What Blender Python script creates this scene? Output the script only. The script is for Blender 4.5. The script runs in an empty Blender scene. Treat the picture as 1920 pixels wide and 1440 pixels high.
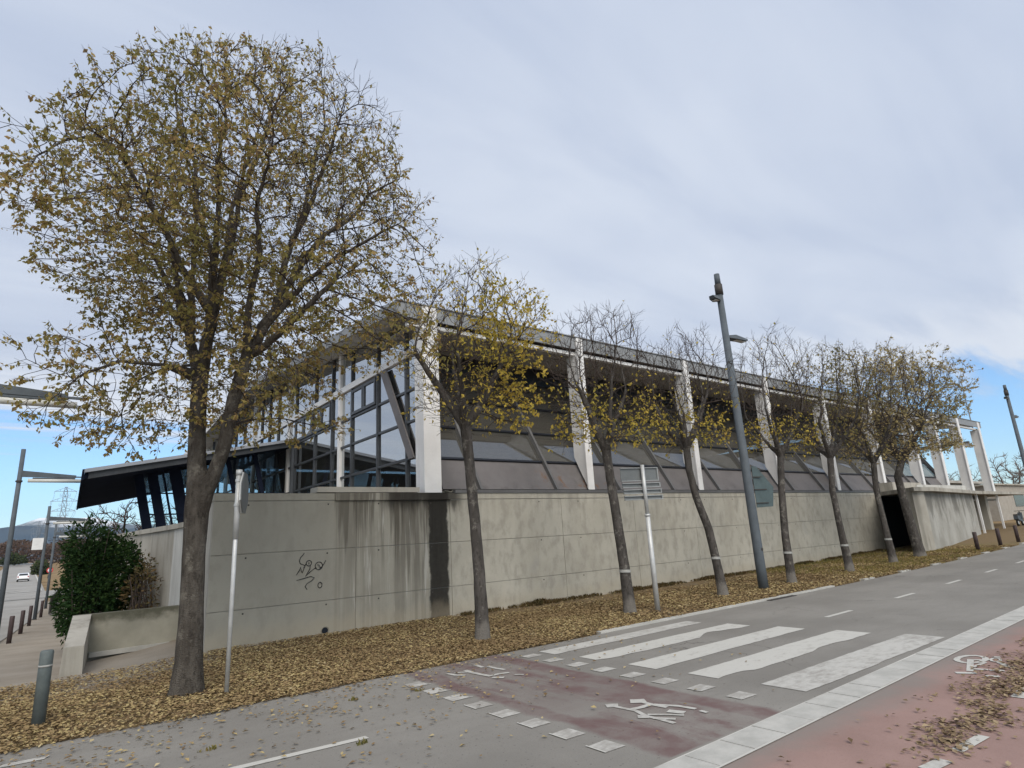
import bpy, math, random
import numpy as np
from mathutils import Vector, Matrix, kdtree, noise

rnd = random.Random(7)
SC = bpy.context.scene
COL = SC.collection
R = math.radians

# ------------------------------------------------------------------ camera
EYE = Vector((0.0, 0.0, 2.0))
YAW, PITCH, ROLL, FPX = 0.9090, 0.2501, -0.0560, 1120.0
fw = Vector((math.cos(YAW)*math.cos(PITCH), math.sin(YAW)*math.cos(PITCH), math.sin(PITCH)))
rt = fw.cross(Vector((0, 0, 1))).normalized()
up = rt.cross(fw)
rt2 = rt*math.cos(ROLL) + up*math.sin(ROLL)
up2 = -rt*math.sin(ROLL) + up*math.cos(ROLL)
cd = bpy.data.cameras.new('camera')
cd.sensor_width = 36.0
cd.lens = FPX/1920.0*36.0
cd.clip_start = 0.05
cd.clip_end = 20000
cam = bpy.data.objects.new('camera', cd)
COL.objects.link(cam)
cam.matrix_world = Matrix(((rt2.x, up2.x, -fw.x, EYE.x), (rt2.y, up2.y, -fw.y, EYE.y), (rt2.z, up2.z, -fw.z, EYE.z), (0, 0, 0, 1)))
SC.camera = cam

# ------------------------------------------------------------------ world: overcast sky with a clear band low down
SUN_EL, SUN_AZ = R(45), R(-112)          # azimuth measured from +X towards +Y
world = bpy.data.worlds.new('World')
SC.world = world
world.use_nodes = True
nt = world.node_tree
nt.nodes.clear()
def N(t, **kw):
    n = nt.nodes.new(t)
    for k, v in kw.items():
        setattr(n, k, v)
    return n
def L(a, b):
    nt.links.new(a, b)
def M(op, a, b=None, c=None, clamp=False):
    n = N('ShaderNodeMath', operation=op, use_clamp=clamp)
    for i, s in enumerate((a, b, c)):
        if s is None:
            continue
        if isinstance(s, (int, float)):
            n.inputs[i].default_value = s
        else:
            L(s, n.inputs[i])
    return n.outputs[0]
def SS(v, a, b):
    n = N('ShaderNodeMapRange', interpolation_type='SMOOTHSTEP')
    L(v, n.inputs[0])
    n.inputs[1].default_value = a
    n.inputs[2].default_value = b
    return n.outputs[0]
def MIXC(f, a, b):
    n = N('ShaderNodeMix', data_type='RGBA')
    if isinstance(f, (int, float)):
        n.inputs[0].default_value = f
    else:
        L(f, n.inputs[0])
    for i, s in ((6, a), (7, b)):
        if isinstance(s, tuple):
            n.inputs[i].default_value = (*s, 1)
        else:
            L(s, n.inputs[i])
    return n.outputs[2]
sky = N('ShaderNodeTexSky', sky_type='NISHITA')
sky.sun_disc = False
sky.sun_elevation = SUN_EL
sky.sun_rotation = math.pi/2 - SUN_AZ
sky.air_density = 1.0
sky.dust_density = 0.4
sky.ozone_density = 2.0
tc = N('ShaderNodeTexCoord')
sp = N('ShaderNodeSeparateXYZ')
L(tc.outputs['Generated'], sp.inputs[0])
zz = M('MAXIMUM', sp.outputs[2], 0.0)
den = M('ADD', zz, 0.10)
cb = N('ShaderNodeCombineXYZ')
L(M('DIVIDE', sp.outputs[0], den), cb.inputs[0])
L(M('DIVIDE', sp.outputs[1], den), cb.inputs[1])
def NOI(scale, detail, rough, rot=0.0, sx=1.0, sy=1.0, dist=0.0):
    mp = N('ShaderNodeMapping')
    mp.inputs['Rotation'].default_value = (0, 0, rot)
    mp.inputs['Scale'].default_value = (sx, sy, 1)
    L(cb.outputs[0], mp.inputs[0])
    n = N('ShaderNodeTexNoise')
    n.inputs['Scale'].default_value = scale
    n.inputs['Detail'].default_value = detail
    n.inputs['Roughness'].default_value = rough
    n.inputs['Distortion'].default_value = dist
    L(mp.outputs[0], n.inputs['Vector'])
    return n.outputs['Fac']
n_big = NOI(0.50, 3, 0.45, 0.5, 1.0, 1.35, 0.3)
n_mid = NOI(1.5, 5, 0.52, 0.75, 0.6, 1.7, 0.5)
n_fine = NOI(2.6, 7, 0.6, -0.65, 0.35, 1.9, 0.3)
cl = M('ADD', M('MULTIPLY', n_big, 0.6), M('MULTIPLY', n_mid, 0.4))
c_cloud = MIXC(SS(cl, 0.30, 0.66), (2.40, 2.78, 3.62), (3.62, 3.92, 4.48))
# lower edge of the cloud sheet, with streaks reaching into the clear band
edge = M('ADD', sp.outputs[2], M('MULTIPLY', M('SUBTRACT', n_fine, 0.5), 0.17))
edge = M('ADD', edge, M('MULTIPLY', M('SUBTRACT', n_mid, 0.5), 0.06))
edge = M('ADD', edge, M('MULTIPLY', SS(M('MULTIPLY', sp.outputs[0], -1.0), 0.12, 0.45), 0.075))   # the sheet comes lower to the west, as the panes mirror it
cover = SS(edge, 0.148, 0.205)
rim = M('MULTIPLY', SS(edge, 0.15, 0.20), M('SUBTRACT', 1.0, SS(edge, 0.20, 0.30)))
c_cloud = MIXC(M('MULTIPLY', rim, 0.75), c_cloud, (4.2, 4.4, 4.75))
# pale clear air at the horizon
sky_c = N('ShaderNodeVectorMath', operation='SCALE')
L(sky.outputs[0], sky_c.inputs[0])
sky_c.inputs['Scale'].default_value = 0.80
sky_t = N('ShaderNodeMix', data_type='RGBA', blend_type='MULTIPLY')
sky_t.inputs[0].default_value = 1.0
L(sky_c.outputs[0], sky_t.inputs[6])
sky_t.inputs[7].default_value = (0.76, 0.94, 1.12, 1)      # the camera's cool rendering of clear sky
final = MIXC(cover, sky_t.outputs[2], c_cloud)
bg = N('ShaderNodeBackground')
bg.inputs['Strength'].default_value = 0.1
L(final, bg.inputs[0])
wo = N('ShaderNodeOutputWorld')
L(bg.outputs[0], wo.inputs[0])

# ------------------------------------------------------------------ sun behind the cloud, exposure
sd = bpy.data.lights.new('sun', 'SUN')
sd.energy = 1.5
sd.angle = R(40)
sd.color = (1.0, 0.93, 0.82)
sun = bpy.data.objects.new('sun', sd)
COL.objects.link(sun)
sdir = Vector((math.cos(SUN_EL)*math.cos(SUN_AZ), math.cos(SUN_EL)*math.sin(SUN_AZ), math.sin(SUN_EL)))
sun.rotation_euler = (-sdir).to_track_quat('-Z', 'Y').to_euler()
SC.view_settings.view_transform = 'Standard'
SC.view_settings.look = 'None'
SC.view_settings.gamma = 1.0
SC.view_settings.use_curve_mapping = False
SC.view_settings.exposure = 1.0
SC.cycles.max_bounces = 6
SC.cycles.transparent_max_bounces = 24

# ------------------------------------------------------------------ materials
MATS = {}
class MT:
    """small wrapper around one node material"""
    def __init__(s, name):
        s.m = bpy.data.materials.new(name)
        s.m.use_nodes = True
        s.t = s.m.node_tree
        s.b = s.t.nodes['Principled BSDF']
        s.out = s.t.nodes['Material Output']
        s._pos = None
        MATS[name] = s.m
    def n(s, t, **kw):
        n = s.t.nodes.new(t)
        for k, v in kw.items():
            setattr(n, k, v)
        return n
    def l(s, a, b):
        s.t.links.new(a, b)
    def pos(s, space='Object'):
        return s.n('ShaderNodeTexCoord').outputs[space]
    def wpos(s):
        return s.n('ShaderNodeNewGeometry').outputs['Position']
    def sep(s, v):
        n = s.n('ShaderNodeSeparateXYZ')
        s.l(v, n.inputs[0])
        return n.outputs
    def noise(s, v, scale, detail=4, rough=0.55, st=(1, 1, 1), dist=0.0):
        mp = s.n('ShaderNodeMapping')
        mp.inputs['Scale'].default_value = st
        s.l(v, mp.inputs[0])
        n = s.n('ShaderNodeTexNoise')
        n.inputs['Scale'].default_value = scale
        n.inputs['Detail'].default_value = detail
        n.inputs['Roughness'].default_value = rough
        n.inputs['Distortion'].default_value = dist
        s.l(mp.outputs[0], n.inputs['Vector'])
        return n.outputs['Fac']
    def math(s, op, a, b=None, clamp=False):
        n = s.n('ShaderNodeMath', operation=op, use_clamp=clamp)
        for i, q in enumerate((a, b)):
            if q is None:
                continue
            if isinstance(q, (int, float)):
                n.inputs[i].default_value = q
            else:
                s.l(q, n.inputs[i])
        return n.outputs[0]
    def ss(s, v, a, b):
        n = s.n('ShaderNodeMapRange', interpolation_type='SMOOTHSTEP')
        s.l(v, n.inputs[0])
        n.inputs[1].default_value = a
        n.inputs[2].default_value = b
        return n.outputs[0]
    def band(s, v, a, b, soft):
        return s.math('MULTIPLY', s.ss(v, a-soft, a+soft), s.math('SUBTRACT', 1.0, s.ss(v, b-soft, b+soft)))
    def mix(s, f, a, b):
        n = s.n('ShaderNodeMix', data_type='RGBA')
        if isinstance(f, (int, float)):
            n.inputs[0].default_value = f
        else:
            s.l(f, n.inputs[0])
        for i, q in ((6, a), (7, b)):
            if isinstance(q, tuple):
                n.inputs[i].default_value = (*q, 1)
            else:
                s.l(q, n.inputs[i])
        return n.outputs[2]
    def ramp(s, f, stops):
        n = s.n('ShaderNodeValToRGB')
        s.l(f, n.inputs[0])
        e = n.color_ramp.elements
        while len(e) < len(stops):
            e.new(0.5)
        for q, (p, c) in zip(e, stops):
            q.position = p
            q.color = (*c, 1)
        return n.outputs[0]
    def color(s, c, rough=0.8, metal=0.0, spec=0.3):
        if isinstance(c, tuple):
            s.b.inputs['Base Color'].default_value = (*c, 1)
        else:
            s.l(c, s.b.inputs['Base Color'])
        s.b.inputs['Roughness'].default_value = rough
        s.b.inputs['Metallic'].default_value = metal
        s.b.inputs['Specular IOR Level'].default_value = spec
        return s
    def bump(s, h, strength=0.3, dist=0.01):
        n = s.n('ShaderNodeBump')
        n.inputs['Strength'].default_value = strength
        n.inputs['Distance'].default_value = dist
        s.l(h, n.inputs['Height'])
        s.l(n.outputs[0], s.b.inputs['Normal'])
        return s

def plain(name, c, rough=0.6, metal=0.0, var=0.12, scale=3.0, spec=0.3):
    """solid paint or metal with a little uneven wear"""
    m = MT(name)
    p = m.wpos()
    f = m.noise(p, scale, 5, 0.6)
    g = m.noise(p, scale*9, 3, 0.6)
    f = m.math('ADD', m.math('MULTIPLY', f, 0.7), m.math('MULTIPLY', g, 0.3))
    a = tuple(x*(1-var) for x in c)
    b = tuple(min(1, x*(1+var)) for x in c)
    m.color(m.mix(m.ss(f, 0.3, 0.7), a, b), rough, metal, spec)
    return m.m

# asphalt with the remains of the red cycle crossing
m = MT('asphalt')
p = m.wpos()
x, y, _ = m.sep(p)
f1 = m.noise(p, 0.35, 5, 0.6)
f2 = m.noise(p, 60, 2, 0.7)
f3 = m.noise(p, 6, 4, 0.6, (0.25, 1, 1))
c = m.mix(m.ss(f1, 0.3, 0.7), (0.195, 0.184, 0.166), (0.250, 0.237, 0.215))
c = m.mix(m.math('MULTIPLY', m.ss(f3, 0.45, 0.75), 0.35), c, (0.185, 0.174, 0.158))
c = m.mix(m.math('MULTIPLY', m.ss(f2, 0.45, 0.8), 0.35), c, (0.10, 0.098, 0.095))
sp1 = m.noise(p, 25, 1, 0.5)
c = m.mix(m.math('MULTIPLY', m.ss(sp1, 0.68, 0.74), 0.55), c, (0.07, 0.066, 0.06))
trk = m.math('ADD', m.math('ADD', m.band(y, 4.75, 5.25, 0.2), m.band(y, 6.05, 6.5, 0.2)), m.math('ADD', m.band(y, 7.35, 7.8, 0.2), m.band(y, 8.6, 9.0, 0.2)))
c = m.mix(m.math('MULTIPLY', m.math('MULTIPLY', trk, m.ss(m.noise(p, 0.5, 4, 0.6, (0.3, 1, 1)), 0.35, 0.65)), 0.22), c, (0.14, 0.132, 0.12))
vo = m.n('ShaderNodeTexVoronoi', feature='DISTANCE_TO_EDGE')
vo.inputs['Scale'].default_value = 0.33
vo.inputs['Randomness'].default_value = 1.0
dn0 = m.n('ShaderNodeVectorMath', operation='ADD')
ncol = m.n('ShaderNodeTexNoise')
ncol.inputs['Scale'].default_value = 1.3
ncol.inputs['Detail'].default_value = 6
m.l(p, ncol.inputs['Vector'])
m.l(p, dn0.inputs[0])
m.l(ncol.outputs['Color'], dn0.inputs[1])
m.l(dn0.outputs[0], vo.inputs['Vector'])
crk = m.math('MULTIPLY', m.math('SUBTRACT', 1.0, m.ss(vo.outputs['Distance'], 0.0015, 0.006)), m.ss(m.noise(p, 0.25, 3, 0.5), 0.50, 0.60))
c = m.mix(m.math('MULTIPLY', crk, 0.55), c, (0.06, 0.055, 0.05))
wob = m.math('MULTIPLY', m.math('SUBTRACT', m.noise(p, 1.6, 4, 0.6), 0.5), 0.35)
xw = m.math('ADD', x, wob)
dist_n = m.noise(p, 0.9, 5, 0.65, (1.6, 0.6, 1), 0.6)
e1 = m.band(xw, 4.72, 4.98, 0.06)
e2 = m.band(xw, 6.22, 6.58, 0.06)
mid = m.math('MULTIPLY', m.band(xw, 4.8, 6.5, 0.08), m.math('ADD', 0.30, m.math('MULTIPLY', m.ss(dist_n, 0.45, 0.60), 0.70)))
red = m.math('MAXIMUM', m.math('MAXIMUM', e1, e2), mid)
red = m.math('MULTIPLY', red, m.band(y, 4.02, 9.3, 0.02))
red = m.math('MULTIPLY', red, m.math('ADD', 0.45, m.math('MULTIPLY', m.ss(m.noise(p, 2.2, 5, 0.6), 0.35, 0.65), 0.45)))
c = m.mix(red, c, (0.135, 0.082, 0.080))
m.color(c, 0.92, 0, 0.25).bump(f2, 0.35, 0.006)

# plain asphalt for the side road
m = MT('asphalt_light')
p = m.wpos()
c = m.mix(m.ss(m.noise(p, 0.3, 5, 0.6), 0.3, 0.7), (0.25, 0.238, 0.218), (0.32, 0.305, 0.28))
m.color(c, 0.92)

# red cycle track
m = MT('red_asphalt')
p = m.wpos()
x, y, _ = m.sep(p)
f = m.noise(p, 0.9, 5, 0.6)
f2 = m.noise(p, 55, 2, 0.7)
c = m.mix(m.ss(f, 0.3, 0.7), (0.255, 0.168, 0.146), (0.310, 0.205, 0.180))
c = m.mix(m.math('MULTIPLY', m.ss(f2, 0.5, 0.8), 0.3), c, (0.16, 0.10, 0.09))
yk = m.math('SUBTRACT', y, m.math('MULTIPLY', x, 0.019))
gr = m.math('ADD', yk, m.math('MULTIPLY', m.math('SUBTRACT', m.noise(p, 1.1, 5, 0.65), 0.5), 0.9))
c = m.mix(m.math('MULTIPLY', m.ss(gr, 2.95, 3.50), 0.85), c, (0.21, 0.190, 0.172))
m.color(c, 0.9, 0, 0.25).bump(f2, 0.3, 0.005)

# worn white road paint
def paint(name, wear, base=(0.62, 0.61, 0.57)):
    m = MT(name)
    p = m.wpos()
    f = m.noise(p, 7, 6, 0.7, (0.7, 1.3, 1))
    g = m.noise(p, 1.4, 4, 0.6)
    h = m.math('ADD', m.math('MULTIPLY', f, 0.65), m.math('MULTIPLY', g, 0.35))
    c = m.mix(m.ss(h, wear, wear+0.22), base, (0.31, 0.295, 0.27))
    m.color(c, 0.85)
    return m.m
paint('paint_fresh', 0.50, (0.48, 0.47, 0.435))
paint('paint_worn', 0.43, (0.46, 0.45, 0.42))
paint('paint_faded', 0.36, (0.5, 0.49, 0.46))

# concrete of the kerb slabs
m = MT('kerb_concrete')
p = m.wpos()
c = m.mix(m.ss(m.noise(p, 2.5, 5, 0.65), 0.3, 0.7), (0.36, 0.355, 0.33), (0.47, 0.46, 0.43))
c = m.mix(m.math('MULTIPLY', m.ss(m.noise(p, 70, 2, 0.6), 0.5, 0.8), 0.25), c, (0.24, 0.23, 0.22))
m.color(c, 0.9)

# soil under the trees, sandy pavement to the left, dry field far off
m = MT('earth')
p = m.wpos()
x, y, _ = m.sep(p)
f = m.noise(p, 1.3, 6, 0.65)
f2 = m.noise(p, 28, 4, 0.7)
soil = m.mix(m.ss(f2, 0.3, 0.7), (0.115, 0.082, 0.048), (0.235, 0.172, 0.095))
soil = m.mix(m.math('MULTIPLY', m.ss(f, 0.55, 0.75), 0.5), soil, (0.20, 0.175, 0.14))
sand = m.mix(m.ss(m.noise(p, 0.7, 6, 0.6), 0.3, 0.7), (0.245, 0.212, 0.172), (0.315, 0.28, 0.235))
sand = m.mix(m.math('MULTIPLY', m.ss(m.noise(p, 90, 2, 0.6), 0.5, 0.75), 0.35), sand, (0.15, 0.13, 0.11))
wx = m.math('ADD', y, m.math('MULTIPLY', m.math('SUBTRACT', f, 0.5), 3.0))
left = m.math('MULTIPLY', m.ss(wx, 12.6, 13.8), m.math('SUBTRACT', 1.0, m.ss(x, 2.6, 3.4)))
c = m.mix(left, soil, sand)
dry = m.mix(m.ss(m.noise(p, 0.12, 6, 0.65), 0.3, 0.7), (0.16, 0.105, 0.055), (0.27, 0.195, 0.105))
far = m.math('MAXIMUM', m.ss(y, 68, 74), m.ss(x, 62, 70))
c = m.mix(far, c, dry)
grs = m.math('MULTIPLY', m.band(x, 25, 40, 3), m.band(y, 9, 15, 0.5))
c = m.mix(m.math('MULTIPLY', grs, m.ss(m.noise(p, 2.5, 5, 0.65), 0.4, 0.6)), c, (0.15, 0.125, 0.045))
m.color(c, 0.95, 0, 0.1).bump(f2, 0.5, 0.02)

# board-marked concrete of the long wall, with rain streaks below the broken sill
m = MT('wall_concrete')
p = m.wpos()
x, y, z = m.sep(p)
f = m.noise(p, 0.6, 6, 0.62)
g = m.noise(p, 3.5, 6, 0.65, (1, 1, 0.55))
h = m.noise(p, 45, 3, 0.6)
c = m.mix(m.ss(f, 0.28, 0.72), (0.385, 0.360, 0.303), (0.485, 0.460, 0.395))
c = m.mix(m.math('MULTIPLY', m.ss(g, 0.44, 0.68), 0.60), c, (0.285, 0.265, 0.225))
c = m.mix(m.math('MULTIPLY', m.ss(h, 0.52, 0.75), 0.25), c, (0.26, 0.24, 0.21))
# faint vertical weathering along the top everywhere
vs = m.noise(p, 2.2, 5, 0.6, (1, 0.1, 0.05))
topw = m.ss(z, 2.0, 3.25)
c = m.mix(m.math('MULTIPLY', m.math('MULTIPLY', topw, m.ss(vs, 0.46, 0.66)), 0.45), c, (0.22, 0.205, 0.175))
# grey tint of the left part
lf = m.math('SUBTRACT', 1.0, m.ss(x, 8.8, 9.3))
c = m.mix(m.math('MULTIPLY', lf, 0.62), c, (0.275, 0.262, 0.222))
# rain streaks
st = m.noise(p, 3.4, 5, 0.62, (1, 0.1, 0.035))
st2 = m.noise(p, 8.0, 4, 0.6, (1, 0.1, 0.06))
sx = m.band(x, 5.75, 8.9, 0.05)
up_m = m.math('ADD', 0.50, m.math('MULTIPLY', m.ss(z, 0.4, 3.0), 0.50))
grow = m.math('ADD', 0.5, m.math('MULTIPLY', m.ss(x, 6.0, 8.3), 0.5))
sm = m.math('MULTIPLY', m.math('MULTIPLY', sx, m.ss(st, 0.44, 0.56)), m.math('MULTIPLY', up_m, grow))
c = m.mix(m.math('MULTIPLY', sm, 0.85), c, (0.105, 0.092, 0.074))
st3 = m.noise(p, 6.5, 5, 0.65, (1, 0.1, 0.02))
drip = m.ss(m.math('ADD', st3, m.math('MULTIPLY', m.math('SUBTRACT', z, 3.1), 0.11)), 0.43, 0.53)
c = m.mix(m.math('MULTIPLY', m.math('MULTIPLY', drip, m.band(x, 5.72, 8.9, 0.05)), 0.60), c, (0.080, 0.070, 0.055))
pale = m.math('MULTIPLY', m.math('MULTIPLY', m.band(x, 6.2, 8.6, 0.1), m.ss(st2, 0.57, 0.68)), 0.65)
c = m.mix(pale, c, (0.50, 0.485, 0.44))
# the wet black run
xb = m.math('ADD', x, m.math('MULTIPLY', m.math('SUBTRACT', m.noise(p, 2.4, 4, 0.65), 0.5), 0.20))
blk = m.math('MULTIPLY', m.band(xb, 8.42, 9.02, 0.035), m.math('ADD', 0.90, m.math('MULTIPLY', m.noise(p, 9, 3, 0.6), 0.1)))
c = m.mix(blk, c, (0.026, 0.024, 0.021))
capz = m.math('MULTIPLY', m.band(xb, 7.1, 9.5, 0.25), m.ss(m.math('ADD', z, m.math('MULTIPLY', m.math('SUBTRACT', st2, 0.5), 1.1)), 2.72, 3.12))
c = m.mix(m.math('MULTIPLY', capz, 0.85), c, (0.030, 0.027, 0.023))
# earthy splash near the ground
spz = m.math('SUBTRACT', 1.0, m.ss(m.math('ADD', z, m.math('MULTIPLY', m.math('SUBTRACT', g, 0.5), 0.5)), 0.1, 0.55))
c = m.mix(m.math('MULTIPLY', spz, 0.35), c, (0.40, 0.335, 0.24))
# scrubbed-out patches of old graffiti on the right part
ps = m.math('MULTIPLY', m.ss(m.noise(p, 0.55, 3, 0.5), 0.60, 0.66), m.band(z, 0.7, 2.4, 0.3))
c = m.mix(m.math('MULTIPLY', m.math('MULTIPLY', ps, m.ss(x, 9.5, 10.5)), 0.35), c, (0.31, 0.30, 0.28))
m.color(c, 0.9, 0, 0.2).bump(h, 0.2, 0.004)

# other concrete (side wall, low walls, wing)
m = MT('concrete')
p = m.wpos()
x, y, z = m.sep(p)
f = m.noise(p, 0.8, 6, 0.62)
st = m.noise(p, 1.6, 5, 0.6, (1, 1, 0.08))
h = m.noise(p, 40, 3, 0.6)
c = m.mix(m.ss(f, 0.28, 0.72), (0.33, 0.308, 0.265), (0.44, 0.415, 0.365))
c = m.mix(m.math('MULTIPLY', m.ss(st, 0.48, 0.66), 0.5), c, (0.13, 0.12, 0.10))
c = m.mix(m.math('MULTIPLY', m.ss(h, 0.55, 0.8), 0.18), c, (0.18, 0.17, 0.15))
m.color(c, 0.9, 0, 0.2).bump(h, 0.2, 0.004)

m = MT('concrete_pale')
p = m.wpos()
st = m.noise(p, 1.3, 5, 0.6, (1, 1, 0.08))
c = m.mix(m.ss(m.noise(p, 0.8, 6, 0.62), 0.28, 0.72), (0.46, 0.45, 0.42), (0.56, 0.55, 0.515))
c = m.mix(m.math('MULTIPLY', m.ss(st, 0.5, 0.68), 0.45), c, (0.19, 0.18, 0.16))
m.color(c, 0.9, 0, 0.2)

m = MT('wing_concrete')
p = m.wpos()
_, _, z = m.sep(p)
c = m.mix(m.ss(m.noise(p, 0.7, 6, 0.62), 0.3, 0.7), (0.29, 0.28, 0.25), (0.41, 0.40, 0.37))
c = m.mix(m.math('MULTIPLY', m.ss(m.math('ADD', m.noise(p, 0.9, 5, 0.65, (1, 1, 0.4)), m.math('MULTIPLY', m.math('SUBTRACT', z, 1.6), 0.09)), 0.50, 0.68), 0.7), c, (0.12, 0.115, 0.10))
m.color(c, 0.9, 0, 0.2)

m = MT('concrete_mossy')
p = m.wpos()
_, _, z = m.sep(p)
f = m.noise(p, 2.2, 6, 0.65)
c = m.mix(m.ss(m.noise(p, 0.9, 5, 0.6), 0.3, 0.7), (0.27, 0.26, 0.215), (0.38, 0.36, 0.30))
dk = m.math('ADD', m.math('MULTIPLY', m.ss(z, 0.2, 0.8), 0.5), m.math('MULTIPLY', f, 0.7))
c = m.mix(m.math('MULTIPLY', m.ss(dk, 0.55, 0.85), 0.8), c, (0.055, 0.055, 0.035))
m.color(c, 0.95, 0, 0.1)

# white painted steel with rain dirt
m = MT('white_steel')
p = m.wpos()
st = m.noise(p, 2.5, 5, 0.6, (1, 1, 0.08))
c = m.mix(m.ss(m.noise(p, 1.5, 5, 0.6), 0.3, 0.7), (0.70, 0.69, 0.68), (0.80, 0.79, 0.78))
c = m.mix(m.math('MULTIPLY', m.ss(st, 0.55, 0.75), 0.25), c, (0.45, 0.43, 0.40))
m.color(c, 0.55)

plain('dark_steel', (0.055, 0.060, 0.068), 0.45, 0.0, 0.2, 2)
plain('black_steel', (0.014, 0.016, 0.022), 0.4, 0.0, 0.2, 2)
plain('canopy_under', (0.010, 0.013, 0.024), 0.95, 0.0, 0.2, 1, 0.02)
plain('fascia_grey', (0.25, 0.26, 0.27), 0.55, 0.0, 0.12, 1.2)
plain('soffit_dark', (0.36, 0.335, 0.30), 0.8, 0.0, 0.2, 0.8)
plain('soffit_plank', (0.40, 0.385, 0.36), 0.85, 0.0, 0.18, 1.5)
plain('mullion_grey', (0.12, 0.118, 0.118), 0.5, 0.0, 0.15, 2)
plain('canopy_metal', (0.30, 0.32, 0.36), 0.45, 0.0, 0.1, 1)
plain('galvanised', (0.52, 0.53, 0.53), 0.45, 0.25, 0.12, 5)
plain('lamp_paint', (0.095, 0.110, 0.125), 0.6, 0.0, 0.15, 3, 0.12)
plain('lamp_glass', (0.55, 0.55, 0.52), 0.35, 0.0, 0.1, 5)
plain('bollard_green', (0.10, 0.118, 0.118), 0.6, 0.0, 0.18, 9)
plain('bollard_brown', (0.060, 0.042, 0.042), 0.6, 0.0, 0.2, 9)
plain('sign_back', (0.16, 0.17, 0.172), 0.5, 0.3, 0.12, 5)
plain('board_rim', (0.30, 0.31, 0.31), 0.5, 0.2, 0.1, 5)
plain('sign_back_green', (0.085, 0.115, 0.118), 0.5, 0.2, 0.15, 5)
plain('interior_floor', (0.34, 0.31, 0.27), 0.8)
plain('interior_wall', (0.30, 0.285, 0.26), 0.8)
plain('door_dark', (0.010, 0.013, 0.020), 0.5)
plain('graffiti_black', (0.018, 0.018, 0.02), 0.7)
plain('car_white', (0.72, 0.73, 0.74), 0.25, 0, 0.03, 1, 0.5)
plain('car_glass', (0.02, 0.025, 0.03), 0.1, 0, 0.1, 1, 0.6)
plain('rubber', (0.02, 0.02, 0.02), 0.8)
plain('tail_red', (0.35, 0.02, 0.02), 0.3)
plain('sign_red', (0.5, 0.04, 0.04), 0.5)
plain('sign_white', (0.7, 0.7, 0.7), 0.5)
plain('steel_far', (0.22, 0.24, 0.27), 0.6)
plain('iron', (0.05, 0.045, 0.042), 0.7)
plain('stake_band', (0.33, 0.33, 0.315), 0.7, 0, 0.2, 20)
plain('field_wall', (0.35, 0.32, 0.28), 0.9)
plain('roof_tile_far', (0.20, 0.12, 0.09), 0.9)

# solid lower panels of the long facade: grey sheet with rust
m = MT('panel_grey')
p = m.wpos()
x, y, z = m.sep(p)
f = m.noise(p, 0.9, 5, 0.65)
c = m.mix(m.ss(f, 0.3, 0.7), (0.115, 0.106, 0.105), (0.155, 0.143, 0.142))
drt = m.math('MULTIPLY', m.ss(m.noise(p, 2.5, 5, 0.65), 0.5, 0.7), m.math('SUBTRACT', 1.0, m.ss(z, 3.6, 4.15)))
c = m.mix(m.math('MULTIPLY', drt, 0.55), c, (0.075, 0.068, 0.062))
rs = m.math('MULTIPLY', m.ss(m.noise(p, 2.2, 5, 0.7, (1.3, 1, 0.5)), 0.54, 0.66), m.math('MULTIPLY', m.band(x, 12.6, 16.0, 0.4), m.band(z, 3.3, 4.05, 0.15)))
c = m.mix(m.math('MULTIPLY', rs, 0.8), c, (0.16, 0.078, 0.035))
m.color(c, 0.6)

# glass: tinted and reflective
def glass(name, tint, refl, base, dust=0.0):
    m = MT(name)
    m.t.nodes.remove(m.b)
    tr = m.n('ShaderNodeBsdfTransparent')
    tr.inputs[0].default_value = (*tint, 1)
    gl = m.n('ShaderNodeBsdfGlossy')
    gl.inputs['Color'].default_value = (*refl, 1)
    gl.inputs['Roughness'].default_value = 0.015
    fr = m.n('ShaderNodeFresnel')
    fr.inputs[0].default_value = 1.5
    fac = m.math('ADD', m.math('MULTIPLY', fr.outputs[0], 0.9), base, True)
    mx = m.n('ShaderNodeMixShader')
    m.l(fac, mx.inputs[0])
    m.l(tr.outputs[0], mx.inputs[1])
    m.l(gl.outputs[0], mx.inputs[2])
    res = mx.outputs[0]
    if dust:                                   # grime on the outside of the panes
        df = m.n('ShaderNodeBsdfDiffuse')
        df.inputs[0].default_value = (0.30, 0.285, 0.25, 1)
        m2 = m.n('ShaderNodeMixShader')
        m.l(m.math('MULTIPLY', m.math('ADD', 0.6, m.math('MULTIPLY', m.noise(m.wpos(), 1.5, 5, 0.65), 0.8)), dust), m2.inputs[0])
        m.l(res, m2.inputs[1])
        m.l(df.outputs[0], m2.inputs[2])
        res = m2.outputs[0]
    m.l(res, m.out.inputs[0])
    return m.m
glass('glass_gable', (0.30, 0.34, 0.36), (0.88, 0.92, 0.95), 0.45, 0.03)
glass('glass_side', (0.35, 0.36, 0.36), (0.85, 0.88, 0.90), 0.16, 0.16)
glass('glass_dark', (0.86, 0.92, 0.94), (0.8, 0.9, 0.95), 0.0)

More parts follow.
